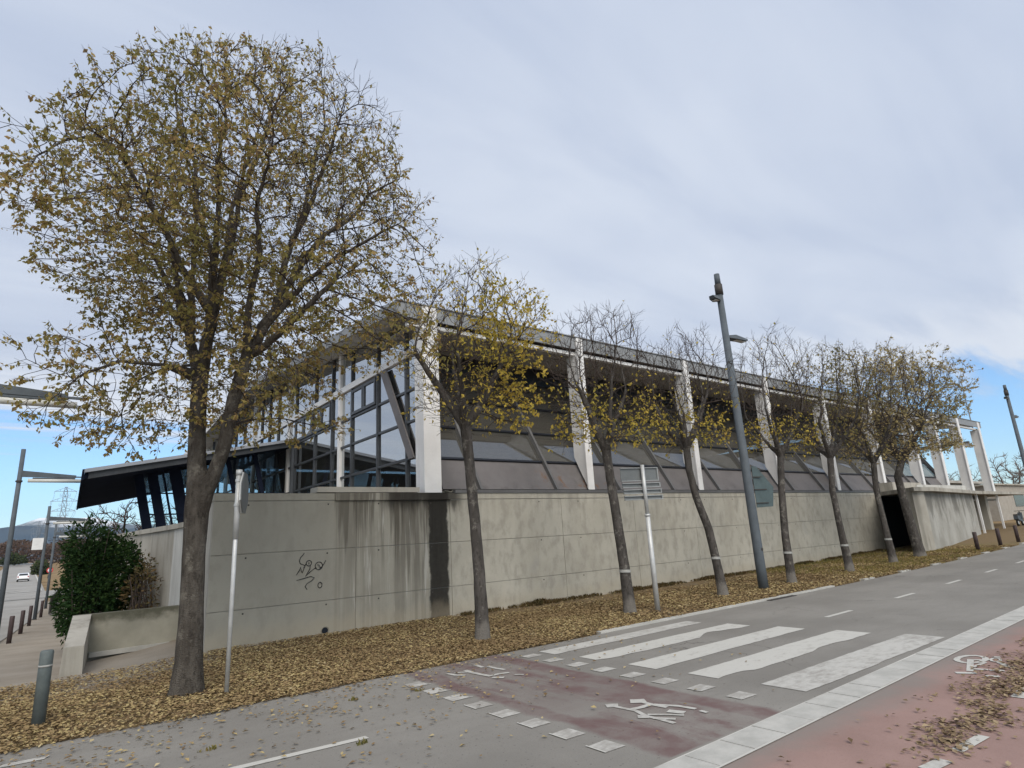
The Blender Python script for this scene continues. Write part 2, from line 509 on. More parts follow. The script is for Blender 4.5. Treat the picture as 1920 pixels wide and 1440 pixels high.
# bark
def bark(name, a, b, lich, foot=False):
    m = MT(name)
    p = m.wpos()
    _, _, z = m.sep(p)
    f = m.noise(p, 6, 6, 0.65, (1, 1, 0.35))
    g = m.noise(p, 30, 4, 0.6, (1, 1, 2.5))
    c = m.mix(m.ss(f, 0.3, 0.7), a, b)
    c = m.mix(m.math('MULTIPLY', m.ss(g, 0.5, 0.75), 0.35), c, tuple(q*0.5 for q in a))
    c = m.mix(m.math('MULTIPLY', m.ss(m.noise(p, 14, 5, 0.7, (1, 1, 0.4)), 0.50, 0.64), 0.55), c, tuple(q*0.45 for q in a))
    c = m.mix(m.math('MULTIPLY', m.ss(m.noise(p, 4, 6, 0.75), 0.54, 0.64), 0.65), c, lich)
    if foot:
        zf_ = m.math('ADD', z, m.math('MULTIPLY', m.math('SUBTRACT', f, 0.5), 0.6))
        c = m.mix(m.math('MULTIPLY', m.math('SUBTRACT', 1.0, m.ss(zf_, 0.25, 0.45)), 0.6), c, (0.24, 0.222, 0.20))
    m.color(c, 0.95, 0, 0.1).bump(m.math('ADD', g, m.noise(p, 9, 5, 0.7, (1, 1, 0.25))), 0.9, 0.03)
    return m.m
bark('bark_big', (0.058, 0.050, 0.043), (0.122, 0.109, 0.094), (0.19, 0.175, 0.148))
bark('bark_small', (0.062, 0.056, 0.051), (0.115, 0.104, 0.096), (0.24, 0.225, 0.20), True)
plain('twig', (0.060, 0.048, 0.042), 0.95, 0, 0.25, 8, 0.05)
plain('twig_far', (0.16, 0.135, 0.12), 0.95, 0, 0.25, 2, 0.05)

def leafmat(name, stops, clump, clump_col, amount=0.6, trans=0.35):
    m = MT(name)
    m.t.nodes.remove(m.b)
    ge = m.n('ShaderNodeNewGeometry')
    c = m.ramp(ge.outputs['Random Per Island'], stops)
    nz = m.noise(ge.outputs['Position'], clump, 3, 0.5)
    c = m.mix(m.math('MULTIPLY', m.ss(nz, 0.48, 0.62), amount), c, clump_col)
    df = m.n('ShaderNodeBsdfDiffuse')
    tl = m.n('ShaderNodeBsdfTranslucent')
    m.l(c, df.inputs[0])
    m.l(c, tl.inputs[0])
    mx = m.n('ShaderNodeMixShader')
    mx.inputs[0].default_value = trans
    m.l(df.outputs[0], mx.inputs[1])
    m.l(tl.outputs[0], mx.inputs[2])
    m.l(mx.outputs[0], m.out.inputs[0])
    return m.m
leafmat('leaf_big', [(0.0, (0.22, 0.20, 0.07)), (0.3, (0.38, 0.305, 0.105)), (0.6, (0.47, 0.37, 0.145)), (0.85, (0.42, 0.285, 0.135)), (1.0, (0.24, 0.17, 0.10))], 0.55, (0.19, 0.195, 0.07), 0.6, 0.5)
leafmat('leaf_gold', [(0.0, (0.38, 0.32, 0.07)), (0.4, (0.58, 0.44, 0.09)), (0.75, (0.64, 0.48, 0.105)), (1.0, (0.42, 0.29, 0.09))], 0.7, (0.34, 0.31, 0.08), 0.5, 0.45)
leafmat('leaf_olive', [(0.0, (0.17, 0.16, 0.06)), (0.5, (0.30, 0.245, 0.09)), (1.0, (0.37, 0.275, 0.11))], 0.5, (0.14, 0.15, 0.055), 0.6, 0.45)
leafmat('leaf_pale', [(0.0, (0.32, 0.26, 0.12)), (0.5, (0.52, 0.415, 0.19)), (1.0, (0.43, 0.34, 0.18))], 0.5, (0.25, 0.235, 0.11), 0.5, 0.45)
leafmat('leaf_bush', [(0.0, (0.013, 0.029, 0.011)), (0.5, (0.023, 0.047, 0.016)), (1.0, (0.042, 0.070, 0.022))], 1.2, (0.022, 0.044, 0.018), 0.5, 0.2)
leafmat('leaf_brown', [(0.0, (0.09, 0.06, 0.03)), (0.5, (0.15, 0.10, 0.05)), (1.0, (0.10, 0.095, 0.04))], 1.2, (0.06, 0.06, 0.03), 0.5, 0.2)
leafmat('leaf_litter', [(0.0, (0.14, 0.095, 0.055)), (0.25, (0.24, 0.168, 0.092)), (0.5, (0.315, 0.232, 0.125)), (0.75, (0.385, 0.298, 0.148)), (0.92, (0.44, 0.36, 0.18)), (1.0, (0.47, 0.39, 0.24))], 0.45, (0.225, 0.155, 0.085), 0.6, 0.12)
leafmat('leaf_litter_brown', [(0.0, (0.13, 0.092, 0.058)), (0.5, (0.25, 0.185, 0.115)), (1.0, (0.37, 0.29, 0.19))], 1.5, (0.20, 0.15, 0.09), 0.4, 0.1)
leafmat('far_foliage', [(0.0, (0.04, 0.055, 0.028)), (1.0, (0.075, 0.09, 0.04))], 0.1, (0.05, 0.06, 0.03), 0.5, 0.2)
leafmat('far_brown', [(0.0, (0.10, 0.068, 0.055)), (1.0, (0.17, 0.115, 0.090))], 0.05, (0.11, 0.085, 0.06), 0.5, 0.2)
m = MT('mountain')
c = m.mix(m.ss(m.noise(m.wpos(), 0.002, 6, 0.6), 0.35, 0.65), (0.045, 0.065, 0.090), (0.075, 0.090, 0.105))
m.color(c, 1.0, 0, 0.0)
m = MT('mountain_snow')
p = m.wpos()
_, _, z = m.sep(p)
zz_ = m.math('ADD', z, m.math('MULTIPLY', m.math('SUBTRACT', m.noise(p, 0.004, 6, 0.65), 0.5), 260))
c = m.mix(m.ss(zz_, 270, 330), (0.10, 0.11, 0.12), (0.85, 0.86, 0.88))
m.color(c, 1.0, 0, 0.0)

# ------------------------------------------------------------------ mesh helpers
class MB:
    def __init__(s):
        s.v = []
        s.f = []
    def add(s, vs, fs):
        o = len(s.v)
        s.v += [tuple(q) for q in vs]
        s.f += [tuple(o+i for i in f) for f in fs]
        return s
    def box(s, x0, x1, y0, y1, z0, z1):
        return s.add([(x0, y0, z0), (x1, y0, z0), (x1, y1, z0), (x0, y1, z0), (x0, y0, z1), (x1, y0, z1), (x1, y1, z1), (x0, y1, z1)],
                     [(3, 2, 1, 0), (4, 5, 6, 7), (0, 1, 5, 4), (1, 2, 6, 5), (2, 3, 7, 6), (3, 0, 4, 7)])
    def prism(s, poly, vec):
        n = len(poly)
        vec = Vector(vec)
        a = [Vector(q) for q in poly]
        b = [q+vec for q in a]
        return s.add(a+b, [tuple(range(n-1, -1, -1)), tuple(range(n, 2*n))] + [(i, (i+1) % n, n+(i+1) % n, n+i) for i in range(n)])
    def bar(s, a, b, w, h, upv=(0, 0, 1)):
        a, b = Vector(a), Vector(b)
        d = (b-a).normalized()
        sd_ = d.cross(Vector(upv))
        if sd_.length < 1e-4:
            sd_ = d.cross(Vector((1, 0, 0)))
        sd_.normalize()
        u = sd_.cross(d)
        sd_ *= w/2
        u *= h/2
        return s.prism([a-sd_-u, a+sd_-u, a+sd_+u, a-sd_+u], b-a)
    def tube(s, pts, rad, n=8, caps=True):
        pts = [Vector(q) for q in pts]
        k = len(pts)
        if isinstance(rad, (int, float)):
            rad = [rad]*k
        base = len(s.v)
        ref = None
        for i in range(k):
            d = (pts[min(i+1, k-1)] - pts[max(i-1, 0)])
            if d.length < 1e-9:
                d = Vector((0, 0, 1))
            d.normalize()
            if ref is None:
                ref = d.orthogonal().normalized()
            ref = ref - d*ref.dot(d)
            if ref.length < 1e-6:
                ref = d.orthogonal()
            ref.normalize()
            bi = d.cross(ref)
            for j in range(n):
                a = 2*math.pi*j/n
                q = pts[i] + (ref*math.cos(a) + bi*math.sin(a))*rad[i]
                s.v.append((q.x, q.y, q.z))
        for i in range(k-1):
            for j in range(n):
                a = base+i*n+j
                b = base+i*n+(j+1) % n
                s.f.append((a, b, b+n, a+n))
        if caps:
            s.f.append(tuple(base+j for j in range(n-1, -1, -1)))
            s.f.append(tuple(base+(k-1)*n+j for j in range(n)))
        return s
    def cyl(s, x, y, z0, z1, r0, r1=None, n=16):
        return s.tube([(x, y, z0), (x, y, z1)], [r0, r0 if r1 is None else r1], n)
    def mesh(s, name, smooth=False):
        me = bpy.data.meshes.new(name)
        me.from_pydata(s.v, [], s.f)
        if smooth:
            me.polygons.foreach_set('use_smooth', [True]*len(me.polygons))
        me.update()
        return me
    def build(s, name, mat, parent=None, smooth=False):
        me = s.mesh(name, smooth)
        me.materials.append(MATS[mat])
        o = bpy.data.objects.new(name, me)
        COL.objects.link(o)
        if parent is not None:
            o.parent = parent
            o.matrix_parent_inverse = parent.matrix_world.inverted() if False else Matrix.Translation(-Vector(parent.location)) if parent.type == 'EMPTY' else Matrix.Identity(4)
        return o
def tag(o, label=None, cat=None, group=None, kind=None):
    if label:
        o['label'] = label
    if cat:
        o['category'] = cat
    if group:
        o['group'] = group
    if kind:
        o['kind'] = kind
    return o
def thing(name, label, cat, loc=(0, 0, 0), group=None):
    o = bpy.data.objects.new(name, None)
    o.location = loc
    o.empty_display_size = 0.3
    COL.objects.link(o)
    return tag(o, label, cat, group)
def copy_tree(o, delta, parent=None, top=True):
    c = o.copy()
    COL.objects.link(c)
    if top:
        c.location = o.location + Vector(delta)
    else:
        c.parent = parent
    for ch in list(o.children):
        copy_tree(ch, delta, c, False)
    return c
def ss(a, b, t):
    t = min(1, max(0, (t-a)/(b-a)))
    return t*t*(3-2*t)
def interp(t, pts):
    if t <= pts[0][0]:
        return pts[0][1]
    for (a, va), (b, vb) in zip(pts, pts[1:]):
        if t <= b:
            return va + (vb-va)*(t-a)/(b-a)
    return pts[-1][1]

# ------------------------------------------------------------------ terrain
LEFT = [(11, 0.0), (30, -0.74), (45, -1.02), (60, -1.30), (95, -1.45), (150, -1.15), (250, 0.1), (400, 2.15), (900, 5.0), (3000, 8)]
def g(x, y):
    zl = interp(y, LEFT)
    w = max(1-ss(1.0, 3.5, x), ss(24, 45, y))
    zr = 0.0 if x < 14 else (0.0004*(x-14)**2 if x < 40 else 0.27+0.0208*(min(x, 90)-40))
    bank = 5.0*ss(2.0, 12, x)*ss(75, 130, y)*(1-ss(300, 500, y))*0.35 if x > 1 and y > 70 else 0
    return zl*w + zr*(1-ss(45, 90, y)) + bank
def lines(a, b, segs):
    out = []
    for lo, hi, st in segs:
        q = lo
        while q < hi-1e-6:
            out.append(round(q, 4))
            q += st
    out.append(b)
    return [a]+[q for q in out if q > a]
XS = lines(-4000, 4000, [(-4000, -400, 600), (-400, -40, 60), (-40, -6, 4), (-6, 40, 1), (40, 100, 4), (100, 400, 50), (400, 4000, 600)])
YS = lines(-600, 3600, [(-600, -60, 120), (-60, -4, 7), (-4, 45, 1), (45, 160, 5), (160, 400, 20), (400, 3600, 400)])
mb = MB()
mb.v = [(x, y, g(x, y)-0.02) for y in YS for x in XS]
nx = len(XS)
mb.f = [(j*nx+i, j*nx+i+1, (j+1)*nx+i+1, (j+1)*nx+i) for j in range(len(YS)-1) for i in range(nx-1)]
tag(mb.build('ground', 'earth', None, True), kind='structure')

def strip(ylo, yhi, x0, x1, dz, step=1.0):
    """sheet laid over the ground between two lines y=ylo(x) and y=yhi(x)"""
    b = MB()
    xs = [x0]
    while xs[-1] < x1-1e-6:
        xs.append(min(x1, xs[-1]+step))
    k = max(1, int(round(abs(yhi(x0)-ylo(x0))/1.0)))
    for x in xs:
        for j in range(k+1):
            y = ylo(x)+(yhi(x)-ylo(x))*j/k
            b.v.append((x, y, g(x, y)+dz))
    w = k+1
    b.f = [(i*w+j, (i+1)*w+j, (i+1)*w+j+1, i*w+j+1) for i in range(len(xs)-1) for j in range(k)]
    return b
KIN = lambda x: 3.97+0.019*(x-4.4)
EDG = lambda x: 9.33
road = strip(KIN, EDG, -40, 150, 0.0).build('road', 'asphalt', None, True)
tag(road, kind='structure')
track = strip(lambda x: -6.0, lambda x: KIN(x)-0.40, -40, 150, 0.004).build('cycle_track', 'red_asphalt', None, True)
tag(track, kind='structure')
# side road to the left and its continuation uphill
b = MB()
SR = [(13, -1.9, -9), (30, -0.95, -9), (34.5, -0.65, -9), (39, -0.4, -9), (46, 0.0, -9), (60, 0.4, -9), (80, 0.7, -9), (100, 0.75, -9), (150, 0.2, -9), (250, -1.8, -10), (400, -4.2, -12.5)]
ysr = sorted(set([q[0] for q in SR] + [float(v) for v in range(14, 46)] + [50., 55., 65., 70., 90., 120., 180., 210., 300., 350.]))
for y in ysr:
    xr = interp(y, [(q[0], q[1]) for q in SR])
    xl = interp(y, [(q[0], q[2]) for q in SR])
    for j in range(5):
        x = xl+(xr-xl)*j/4
        b.v.append((x, y, g(x, y)+0.012+0.0004*max(0, y-45)))
b.f = [(i*5+j, i*5+j+1, (i+1)*5+j+1, (i+1)*5+j) for i in range(len(ysr)-1) for j in range(4)]
side = tag(b.build('side_road', 'asphalt_light', None, True), kind='structure')
# cross street far off
b = MB()
for x in (-9, -4, 0, 4, 8, 14, 20):
    for y in (78, 85, 92, 98):
        b.v.append((x, y, g(x, y)+0.06))
b.f = [(i*4+j, (i+1)*4+j, (i+1)*4+j+1, i*4+j+1) for i in range(6) for j in range(3)]
tag(b.build('cross_street', 'asphalt_light'), kind='structure')
def far_line(pts, w, name, parent):
    b = MB()
    for (x, y) in pts:
        for s_ in (-w/2, w/2):
            b.v.append((x+s_, y, g(x, y)+0.075+0.0004*max(0, y-45)))
    b.f = [(2*i, 2*i+1, 2*i+3, 2*i+2) for i in range(len(pts)-1)]
    b.build(name, 'paint_fresh', parent)
far_line([(0.35, 100), (0.1, 125), (-0.15, 150), (-1.0, 200), (-2.1, 250), (-3.2, 320)], 0.22, 'edge_line', side)
for x0, x1, y0 in ((-8.5, 0.55, 98.6), (-8.0, -2.0, 103.0)):
    b = MB()
    b.add([(x0, y0, g(x0, y0)+0.11), (x1, y0+0.2, g(x1, y0)+0.11), (x1, y0+1.0, g(x1, y0)+0.11), (x0, y0+0.8, g(x0, y0)+0.11)], [(0, 1, 2, 3)])
    b.build('stop_line', 'paint_fresh', side)

# ---- road paint, each mark a part of the road
def mark(poly, name, mat, parent, dz=0.006):
    b = MB()
    v = [(x, y, g(x, y)+dz) for x, y in poly]
    b.add(v, [tuple(range(len(v)))])
    return b.build(name, mat, parent)
def ragged(x0, x1, ya, yb, amp, seed, skew=(0, 0), n=26):
    """stripe along x whose lower edge is worn away unevenly"""
    rr = random.Random(seed)
    top = [(x0+skew[0]*0+(x1-x0)*i/n, yb) for i in range(n+1)]
    bot = []
    for i in range(n+1):
        t = i/n
        k = noise.noise(Vector((t*3.1+seed, seed*1.7, 0)))*amp*1.4 + noise.noise(Vector((t*11+seed, 3, 0)))*amp*0.6
        k = max(0, k) if amp > 0.03 else abs(k)*0.5
        bot.append((x0+(x1-x0)*t+(0.03 if i in (0, n) else 0), ya+k+rr.uniform(-0.008, 0.008)))
    return top[::-1]+bot
def strip_mark(x0, x1, ya, yb, amp, seed, name, mat, dz=0.006):
    n = 30
    b = MB()
    rr = random.Random(seed)
    for i in range(n+1):
        t = i/n
        x = x0+(x1-x0)*t
        k1 = max(0, noise.noise(Vector((t*3.3+seed*2.1, seed*1.7, 0)))*amp*1.7+noise.noise(Vector((t*10+seed, 3.3, 0)))*amp*0.5)+rr.uniform(-0.008, 0.008)
        k2 = rr.uniform(-0.008, 0.008)
        b.v += [(x, ya+k1, g(x, ya)+dz), (x, yb+k2, g(x, yb)+dz)]
    b.f = [(2*i, 2*i+2, 2*i+3, 2*i+1) for i in range(n)]
    return b.build(name, mat, road)
for i, (x0, x1, ya, yb, amp, mt_) in enumerate([(7.20, 11.40, 8.47, 8.90, 0.04, 'paint_worn'), (7.30, 11.55, 7.44, 7.97, 0.26, 'paint_fresh'), (7.36, 11.72, 6.40, 6.94, 0.03, 'paint_fresh'), (7.42, 11.86, 5.28, 5.88, 0.20, 'paint_fresh'), (7.50, 12.05, 4.20, 4.80, 0.03, 'paint_worn')]):
    strip_mark(x0, x1, ya, yb, amp, i*3+2, 'crosswalk_stripe', mt_)
for i in range(16):
    x0 = 13.29+3.72*i
    y0 = 6.70+0.018*(x0-13.3)
    mark([(x0, y0), (x0+1.2, y0+0.02), (x0+1.2, y0+0.13), (x0, y0+0.11)], 'lane_dash', 'paint_fresh', road)
mark([(-9, 6.98), (-3, 6.92), (0, 6.86), (2.99, 6.66), (2.99, 6.76), (0, 6.97), (-3, 7.04), (-9, 7.10)], 'lane_line', 'paint_fresh', road)
mark([(-9, 8.72), (-1, 8.72), (0.25, 8.68), (0.3, 8.79), (-1, 8.84), (-9, 8.84)], 'edge_line', 'paint_worn', road)
for i in range(8):                      # square footprints along both sides of the cycle crossing
    ya = 8.35-0.545*i
    mark([(4.38, ya-0.01), (4.65, ya-0.02), (4.64, ya+0.24), (4.39, ya+0.23)], 'crossing_square', 'paint_worn' if i in (1, 2) else 'paint_faded', road)
    mark([(4.375, ya-0.02), (4.395, ya-0.02), (4.395, ya+0.255), (4.375, ya+0.25)] if i > 2 else [(4.38, ya-0.035), (4.69, ya-0.04), (4.69, ya-0.025), (4.38, ya-0.02)], 'crossing_square_edge', 'paint_fresh', road, 0.009)
    yb = 8.62-0.575*i
    mark([(6.72, yb-0.01), (7.04, yb-0.02), (7.03, yb+0.22), (6.73, yb+0.21)], 'crossing_square', 'paint_worn' if i in (2, 3) else 'paint_faded', road)
    mark([(6.72, yb+0.20), (6.74, yb-0.02), (6.76, yb-0.02), (6.74, yb+0.20)], 'crossing_square_edge', 'paint_fresh', road, 0.009)
def strokes(paths, w, origin, ux, uy, name, mat, parent, dz=0.007):
    """flat painted strokes given in a symbol's own 2-D frame"""
    b = MB()
    ox, oy = origin
    for k, pth in enumerate(paths):
        ww = w
        if isinstance(pth[0], (int, float)):
            ww, pth = pth[0], pth[1]
        pts = [Vector((q[0], q[1])) for q in pth]
        for i, q in enumerate(pts):
            d = (pts[min(i+1, len(pts)-1)]-pts[max(i-1, 0)])
            d = d.normalized() if d.length > 1e-6 else Vector((1, 0))
            nn = Vector((-d.y, d.x))*ww/2
            for e in (q-nn, q+nn):
                X = ox+e.x*ux[0]+e.y*uy[0]
                Y = oy+e.x*ux[1]+e.y*uy[1]
                b.v.append((X, Y, g(X, Y)+dz+0.0003*k))
        o = len(b.v)-2*len(pts)
        b.f += [(o+2*i, o+2*i+2, o+2*i+3, o+2*i+1) for i in range(len(pts)-1)]
    return b.build(name, mat, parent)
def ring(cx, cy, rx, ry, a0=0, a1=360, n=22):
    return [(cx+rx*math.cos(R(a0+(a1-a0)*i/n)), cy+ry*math.sin(R(a0+(a1-a0)*i/n))) for i in range(n+1)]
# painted cycles: a crisp one on the track, two nearly worn away on the road
def world_strokes(paths, name, mat, parent, dz):
    paths = [(w_*(1.0 if parent is track else 1.35), q) for w_, q in paths]
    return strokes(paths, 0.06, (0, 0), (1, 0), (0, 1), name, mat, parent, dz)
world_strokes([(0.075, [(10.50, 3.23), (10.62, 3.26), (10.70, 3.32), (10.72, 3.40), (10.66, 3.48), (10.55, 3.52), (10.43, 3.53), (10.30, 3.51), (10.21, 3.46), (10.16, 3.39), (10.17, 3.32), (10.24, 3.26), (10.36, 3.23), (10.50, 3.23)]), (0.075, [(10.42, 3.38), (9.66, 3.17)]), (0.10, [(9.47, 3.27), (9.59, 3.08)]), (0.06, [(10.36, 3.38), (10.52, 3.18)]), (0.05, [(9.92, 3.21), (10.32, 3.18)]), (0.07, [(10.74, 3.21), (10.77, 3.13)]), (0.07, [(10.44, 3.07), (10.32, 2.99), (10.21, 2.91), (10.15, 2.80)]), (0.08, [(9.81, 3.20), (9.86, 3.03)]), (0.08, [(9.84, 3.01), (9.91, 2.87)]), (0.09, [(9.48, 2.95), (9.55, 2.83)]),
               (0.035, [(10.55, 3.07), (10.64, 3.10), (10.67, 3.14), (10.64, 3.18), (10.54, 3.18), (10.44, 3.14), (10.41, 3.10), (10.46, 3.07), (10.55, 3.07)])], 'cycle_symbol', 'paint_fresh', track, 0.011)
world_strokes([(0.16, [(8.62, 2.42), (9.0, 2.44), (9.3, 2.40)]), (0.10, [(8.7, 2.3), (9.2, 2.25)])], 'cycle_symbol', 'paint_fresh', track, 0.011)
world_strokes([(0.10, [(6.44, 2.35), (7.02, 2.31)])], 'track_dash', 'paint_fresh', track, 0.011)
world_strokes([(0.12, [(5.85, 2.38), (6.16, 2.34)])], 'track_dash', 'paint_fresh', track, 0.011)
world_strokes([(0.12, [(12.6, 2.5), (13.5, 2.5)])], 'track_dash', 'paint_fresh', track, 0.011)
world_strokes([(0.11, [(5.50, 5.60), (5.56, 5.56), (5.61, 5.51)]), (0.12, [(5.83, 5.52), (5.89, 5.46), (5.97, 5.40)]), (0.045, [(5.55, 5.51), (5.58, 5.21), (5.50, 4.99), (5.51, 4.82), (5.50, 4.60)]), (0.05, [(5.90, 5.45), (5.89, 5.23), (5.91, 5.03)]), (0.05, [(5.90, 5.22), (6.04, 4.96), (6.07, 4.75)]), (0.06, [(5.59, 5.28), (5.72, 5.25), (5.86, 5.25)]), (0.08, [(5.42, 5.04), (5.50, 4.95)]), (0.04, [(5.55, 5.01), (5.72, 4.81), (5.79, 4.70)]), (0.05, [(5.49, 4.88), (5.62, 4.68)]), (0.08, [(5.80, 4.93), (5.87, 4.75)]), (0.04, [(6.04, 4.67), (6.03, 4.57)])], 'cycle_symbol', 'paint_worn', road, 0.007)
world_strokes([(0.05, [(5.83, 8.89), (5.81, 8.63)]), (0.05, [(5.90, 8.62), (5.90, 8.39), (5.93, 8.19)]), (0.05, [(5.19, 8.71), (5.22, 8.49), (5.31, 8.37)]), (0.05, [(5.29, 8.65), (5.53, 8.49)]), (0.06, [(5.50, 8.67), (5.48, 8.41), (5.52, 8.00)]), (0.06, [(5.54, 8.02), (5.69, 8.03), (5.84, 7.97)]), (0.07, [(5.48, 7.91), (5.60, 7.77)]), (0.05, [(5.81, 7.79), (5.90, 7.68)])], 'cycle_symbol', 'paint_worn', road, 0.007)
# pale flush edge of the planted strip
b = MB()
for i in range(40):
    x0 = 9.2+1.0*i
    if x0 > 19 and i % 3:
        continue
    b.box(x0, x0+1.0 if x0 < 19 else x0+0.8, 9.335, 9.47+0.03*noise.noise(Vector((x0, 0, 0))), g(x0, 9.4)-0.05, g(x0+0.5, 9.4)+0.035)
b.build('edging_kerb', 'kerb_concrete', road)
b = MB().box(15.4, 16.7, 9.20, 9.42, g(16, 9.3)-0.1, g(16, 9.3)+0.016)
b.build('drain_grate', 'iron', road)

# ---- concrete gutter slabs between road and cycle track
kerb = thing('gutter_kerb', 'flush gutter of pale concrete slabs between road and red cycle track', 'kerb', (0, 3.8, 0))
slab = MB().box(0.011, 0.549, -0.395, -0.035, -0.08, 0.0)
slab.add([(0.0, -0.03, -0.08), (0.56, -0.03, -0.08), (0.56, -0.03, -0.002), (0.0, -0.03, -0.002)], [(0, 1, 2, 3)])
sm_ = slab.mesh('slab')
sm_.materials.append(MATS['kerb_concrete'])
SLX = [2.0+0.56*i for i in range(-14, 170)]
for i, x in enumerate(SLX):
    o = bpy.data.objects.new('slab', sm_)
    COL.objects.link(o)
    o.parent = kerb
    yk = KIN(x)
    o.location = (x, yk-3.8+0.0, g(x, yk)+0.012+rnd.uniform(-0.004, 0.004))
    o.rotation_euler = (rnd.uniform(-0.006, 0.006), 0, 0.019)
b = strip(lambda x: KIN(x)-0.42, lambda x: KIN(x)+0.0, -6, 100, 0.002)
b.build('mortar_bed', 'concrete_pale', kerb)
b = strip(lambda x: KIN(x)-0.425, lambda x: KIN(x)-0.398, -6, 100, 0.013)
b.build('painted_lit_edge', 'paint_fresh', kerb)  # light on the kerb's outer edge, put in as a thin white strip

# ------------------------------------------------------------------ concrete perimeter wall
YW, ZT = 14.90, 3.31
wall = thing('perimeter_wall', 'long streaked grey concrete wall with formwork joints behind the tree row', 'wall', (3, YW, 0))
XJ = [2.94, 6.31, 9.11, 13.36, 16.86, 20.4, 23.9, 27.2, 30.6, 34.0, 37.2]
ZJ = [-1.0, 0.76, 1.95, 3.13]
MB().box(2.96, 37.18, YW+0.02, YW+0.34, -1.0, ZT-0.02).build('core', 'concrete', wall)
for xa, xb in zip(XJ, XJ[1:]):
    for za, zb in zip(ZJ, ZJ[1:]):
        gp = 0.006
        pv = rnd.uniform(0, 0.006)
        # chamfered front edge so that the joint reads as a groove
        b = MB()
        xa_, xb_, za_, zb_ = xa+gp, xb-gp, za+gp, zb-gp
        c_ = 0.005
        y0, y1 = YW-pv, YW+0.018
        b.add([(xa_+c_, y0, za_+c_), (xb_-c_, y0, za_+c_), (xb_-c_, y0, zb_-c_), (xa_+c_, y0, zb_-c_), (xa_, y0+c_, za_), (xb_, y0+c_, za_), (xb_, y0+c_, zb_), (xa_, y0+c_, zb_), (xa_, y1, za_), (xb_, y1, za_), (xb_, y1, zb_), (xa_, y1, zb_)],
              [(0, 1, 2, 3), (0, 4, 5, 1), (1, 5, 6, 2), (2, 6, 7, 3), (3, 7, 4, 0), (4, 8, 9, 5), (5, 9, 10, 6), (6, 10, 11, 7), (7, 11, 8, 4)])
        b.build('concrete_panel', 'wall_concrete', wall)
        # form tie holes
        t_ = MB()
        for q in (0.22, 0.78):
            for zt in ((zb-0.09),):
                t_.tube([(xa+(xb-xa)*q, y0-0.002, zt), (xa+(xb-xa)*q, y0+0.01, zt)], 0.022, 8)
        t_.build('tie_hole', 'iron', wall)
MB().box(2.94, 37.2, YW-0.006, YW+0.36, 3.145, ZT).build('coping', 'wall_concrete', wall)
MB().box(5.74, 9.13, YW-0.05, YW+0.2, 3.13, 3.318).build('broken_sill', 'wall_concrete', wall)
MB().box(5.28, 8.14, YW-0.02, YW+0.5, 3.335, 3.47).build('sill_slab', 'concrete', wall)
MB().box(9.3, 37.2, YW-0.03, YW+0.12, ZT+0.004, ZT+0.10).build('metal_flashing', 'mullion_grey', wall)
MB().tube([(5.55, YW-0.012, 0.08), (5.55, YW+0.1, 0.08)], 0.075, 16).build('drain_pipe', 'door_dark', wall)
b = MB()
b.tube([(5.55, YW-0.02, 0.08), (5.55, YW+0.02, 0.08)], 0.095, 16, False)
b.build('pipe_collar', 'concrete', wall)
# return of the wall and the lower side wall beyond
side_wall = thing('side_wall', 'concrete side wall with dark capping behind the big tree and the bush', 'wall', (3, 17, 0))
def wall_run(pa, pb, z0, z1, th, mat, name, parent):
    a, c_ = Vector(pa), Vector(pb)
    d = (c_-a).normalized()
    n_ = Vector((-d.y, d.x))*th
    b = MB()
    b.prism([(a.x, a.y, z0), (c_.x, c_.y, z0), (c_.x-n_.x, c_.y-n_.y, z0), (a.x-n_.x, a.y-n_.y, z0)], (0, 0, z1-z0))
    return b.build(name, mat, parent)
PS = [(2.97, 15.26), (3.02, 17.6), (2.90, 19.6), (2.62, 22.0), (2.32, 24.5), (2.0, 27.2), (1.6, 30.6)]
for i, (pa, pb) in enumerate(zip(PS, PS[1:])):
    d = (Vector(pb)-Vector(pa)).normalized()*0.012
    wall_run((pa[0]+d.x, pa[1]+d.y), (pb[0]-d.x, pb[1]-d.y), -1.6, 2.72 if i else 3.2, 0.3, 'concrete_pale' if i == 1 else 'concrete', 'concrete_panel', side_wall)
    if i:
        wall_run((pa[0]-0.06, pa[1]), (pb[0]-0.06, pb[1]), 2.724, 2.86, 0.45, 'concrete', 'capping', side_wall)
# graffiti tag on the wall
def tag_strokes(paths, r):
    b = MB()
    for pth in paths:
        pts = [(4.815+px*0.0128, YW-0.012, 1.82-py*0.0128) for px, py in pth]
        b.tube(pts, [r*(0.7+0.5*abs(math.sin(i*1.3))) for i in range(len(pts))], 5)
    return b
GR = [[(15, -6), (12, -2), (8, 2), (6, 8), (8, 13), (14, 15), (17, 18), (14, 21)], [(1, 33), (6, 26), (9, 19), (10, 26), (12, 30), (16, 20), (18, 14)],
      ring(24, 13, 5, 5, 0, 360, 14), [(24, 11), (24, 15)], [(27, 17), (26, 24), (22, 30), (18, 36), (24, 31), (32, 25), (38, 22)], ring(43, 19, 7, 7, 0, 360, 16), [(40, 17), (44, 18), (43, 21), (47, 22)],
      [(44, 25), (50, 20), (54, 14), (56, 10)], [(2, 42), (14, 40), (28, 37), (35, 40), (30, 45), (22, 49), (18, 54), (22, 60)], ring(46, 54, 4, 5, 0, 360, 14)]
tag_strokes(GR, 0.0085).build('graffiti_tag', 'graffiti_black', wall)
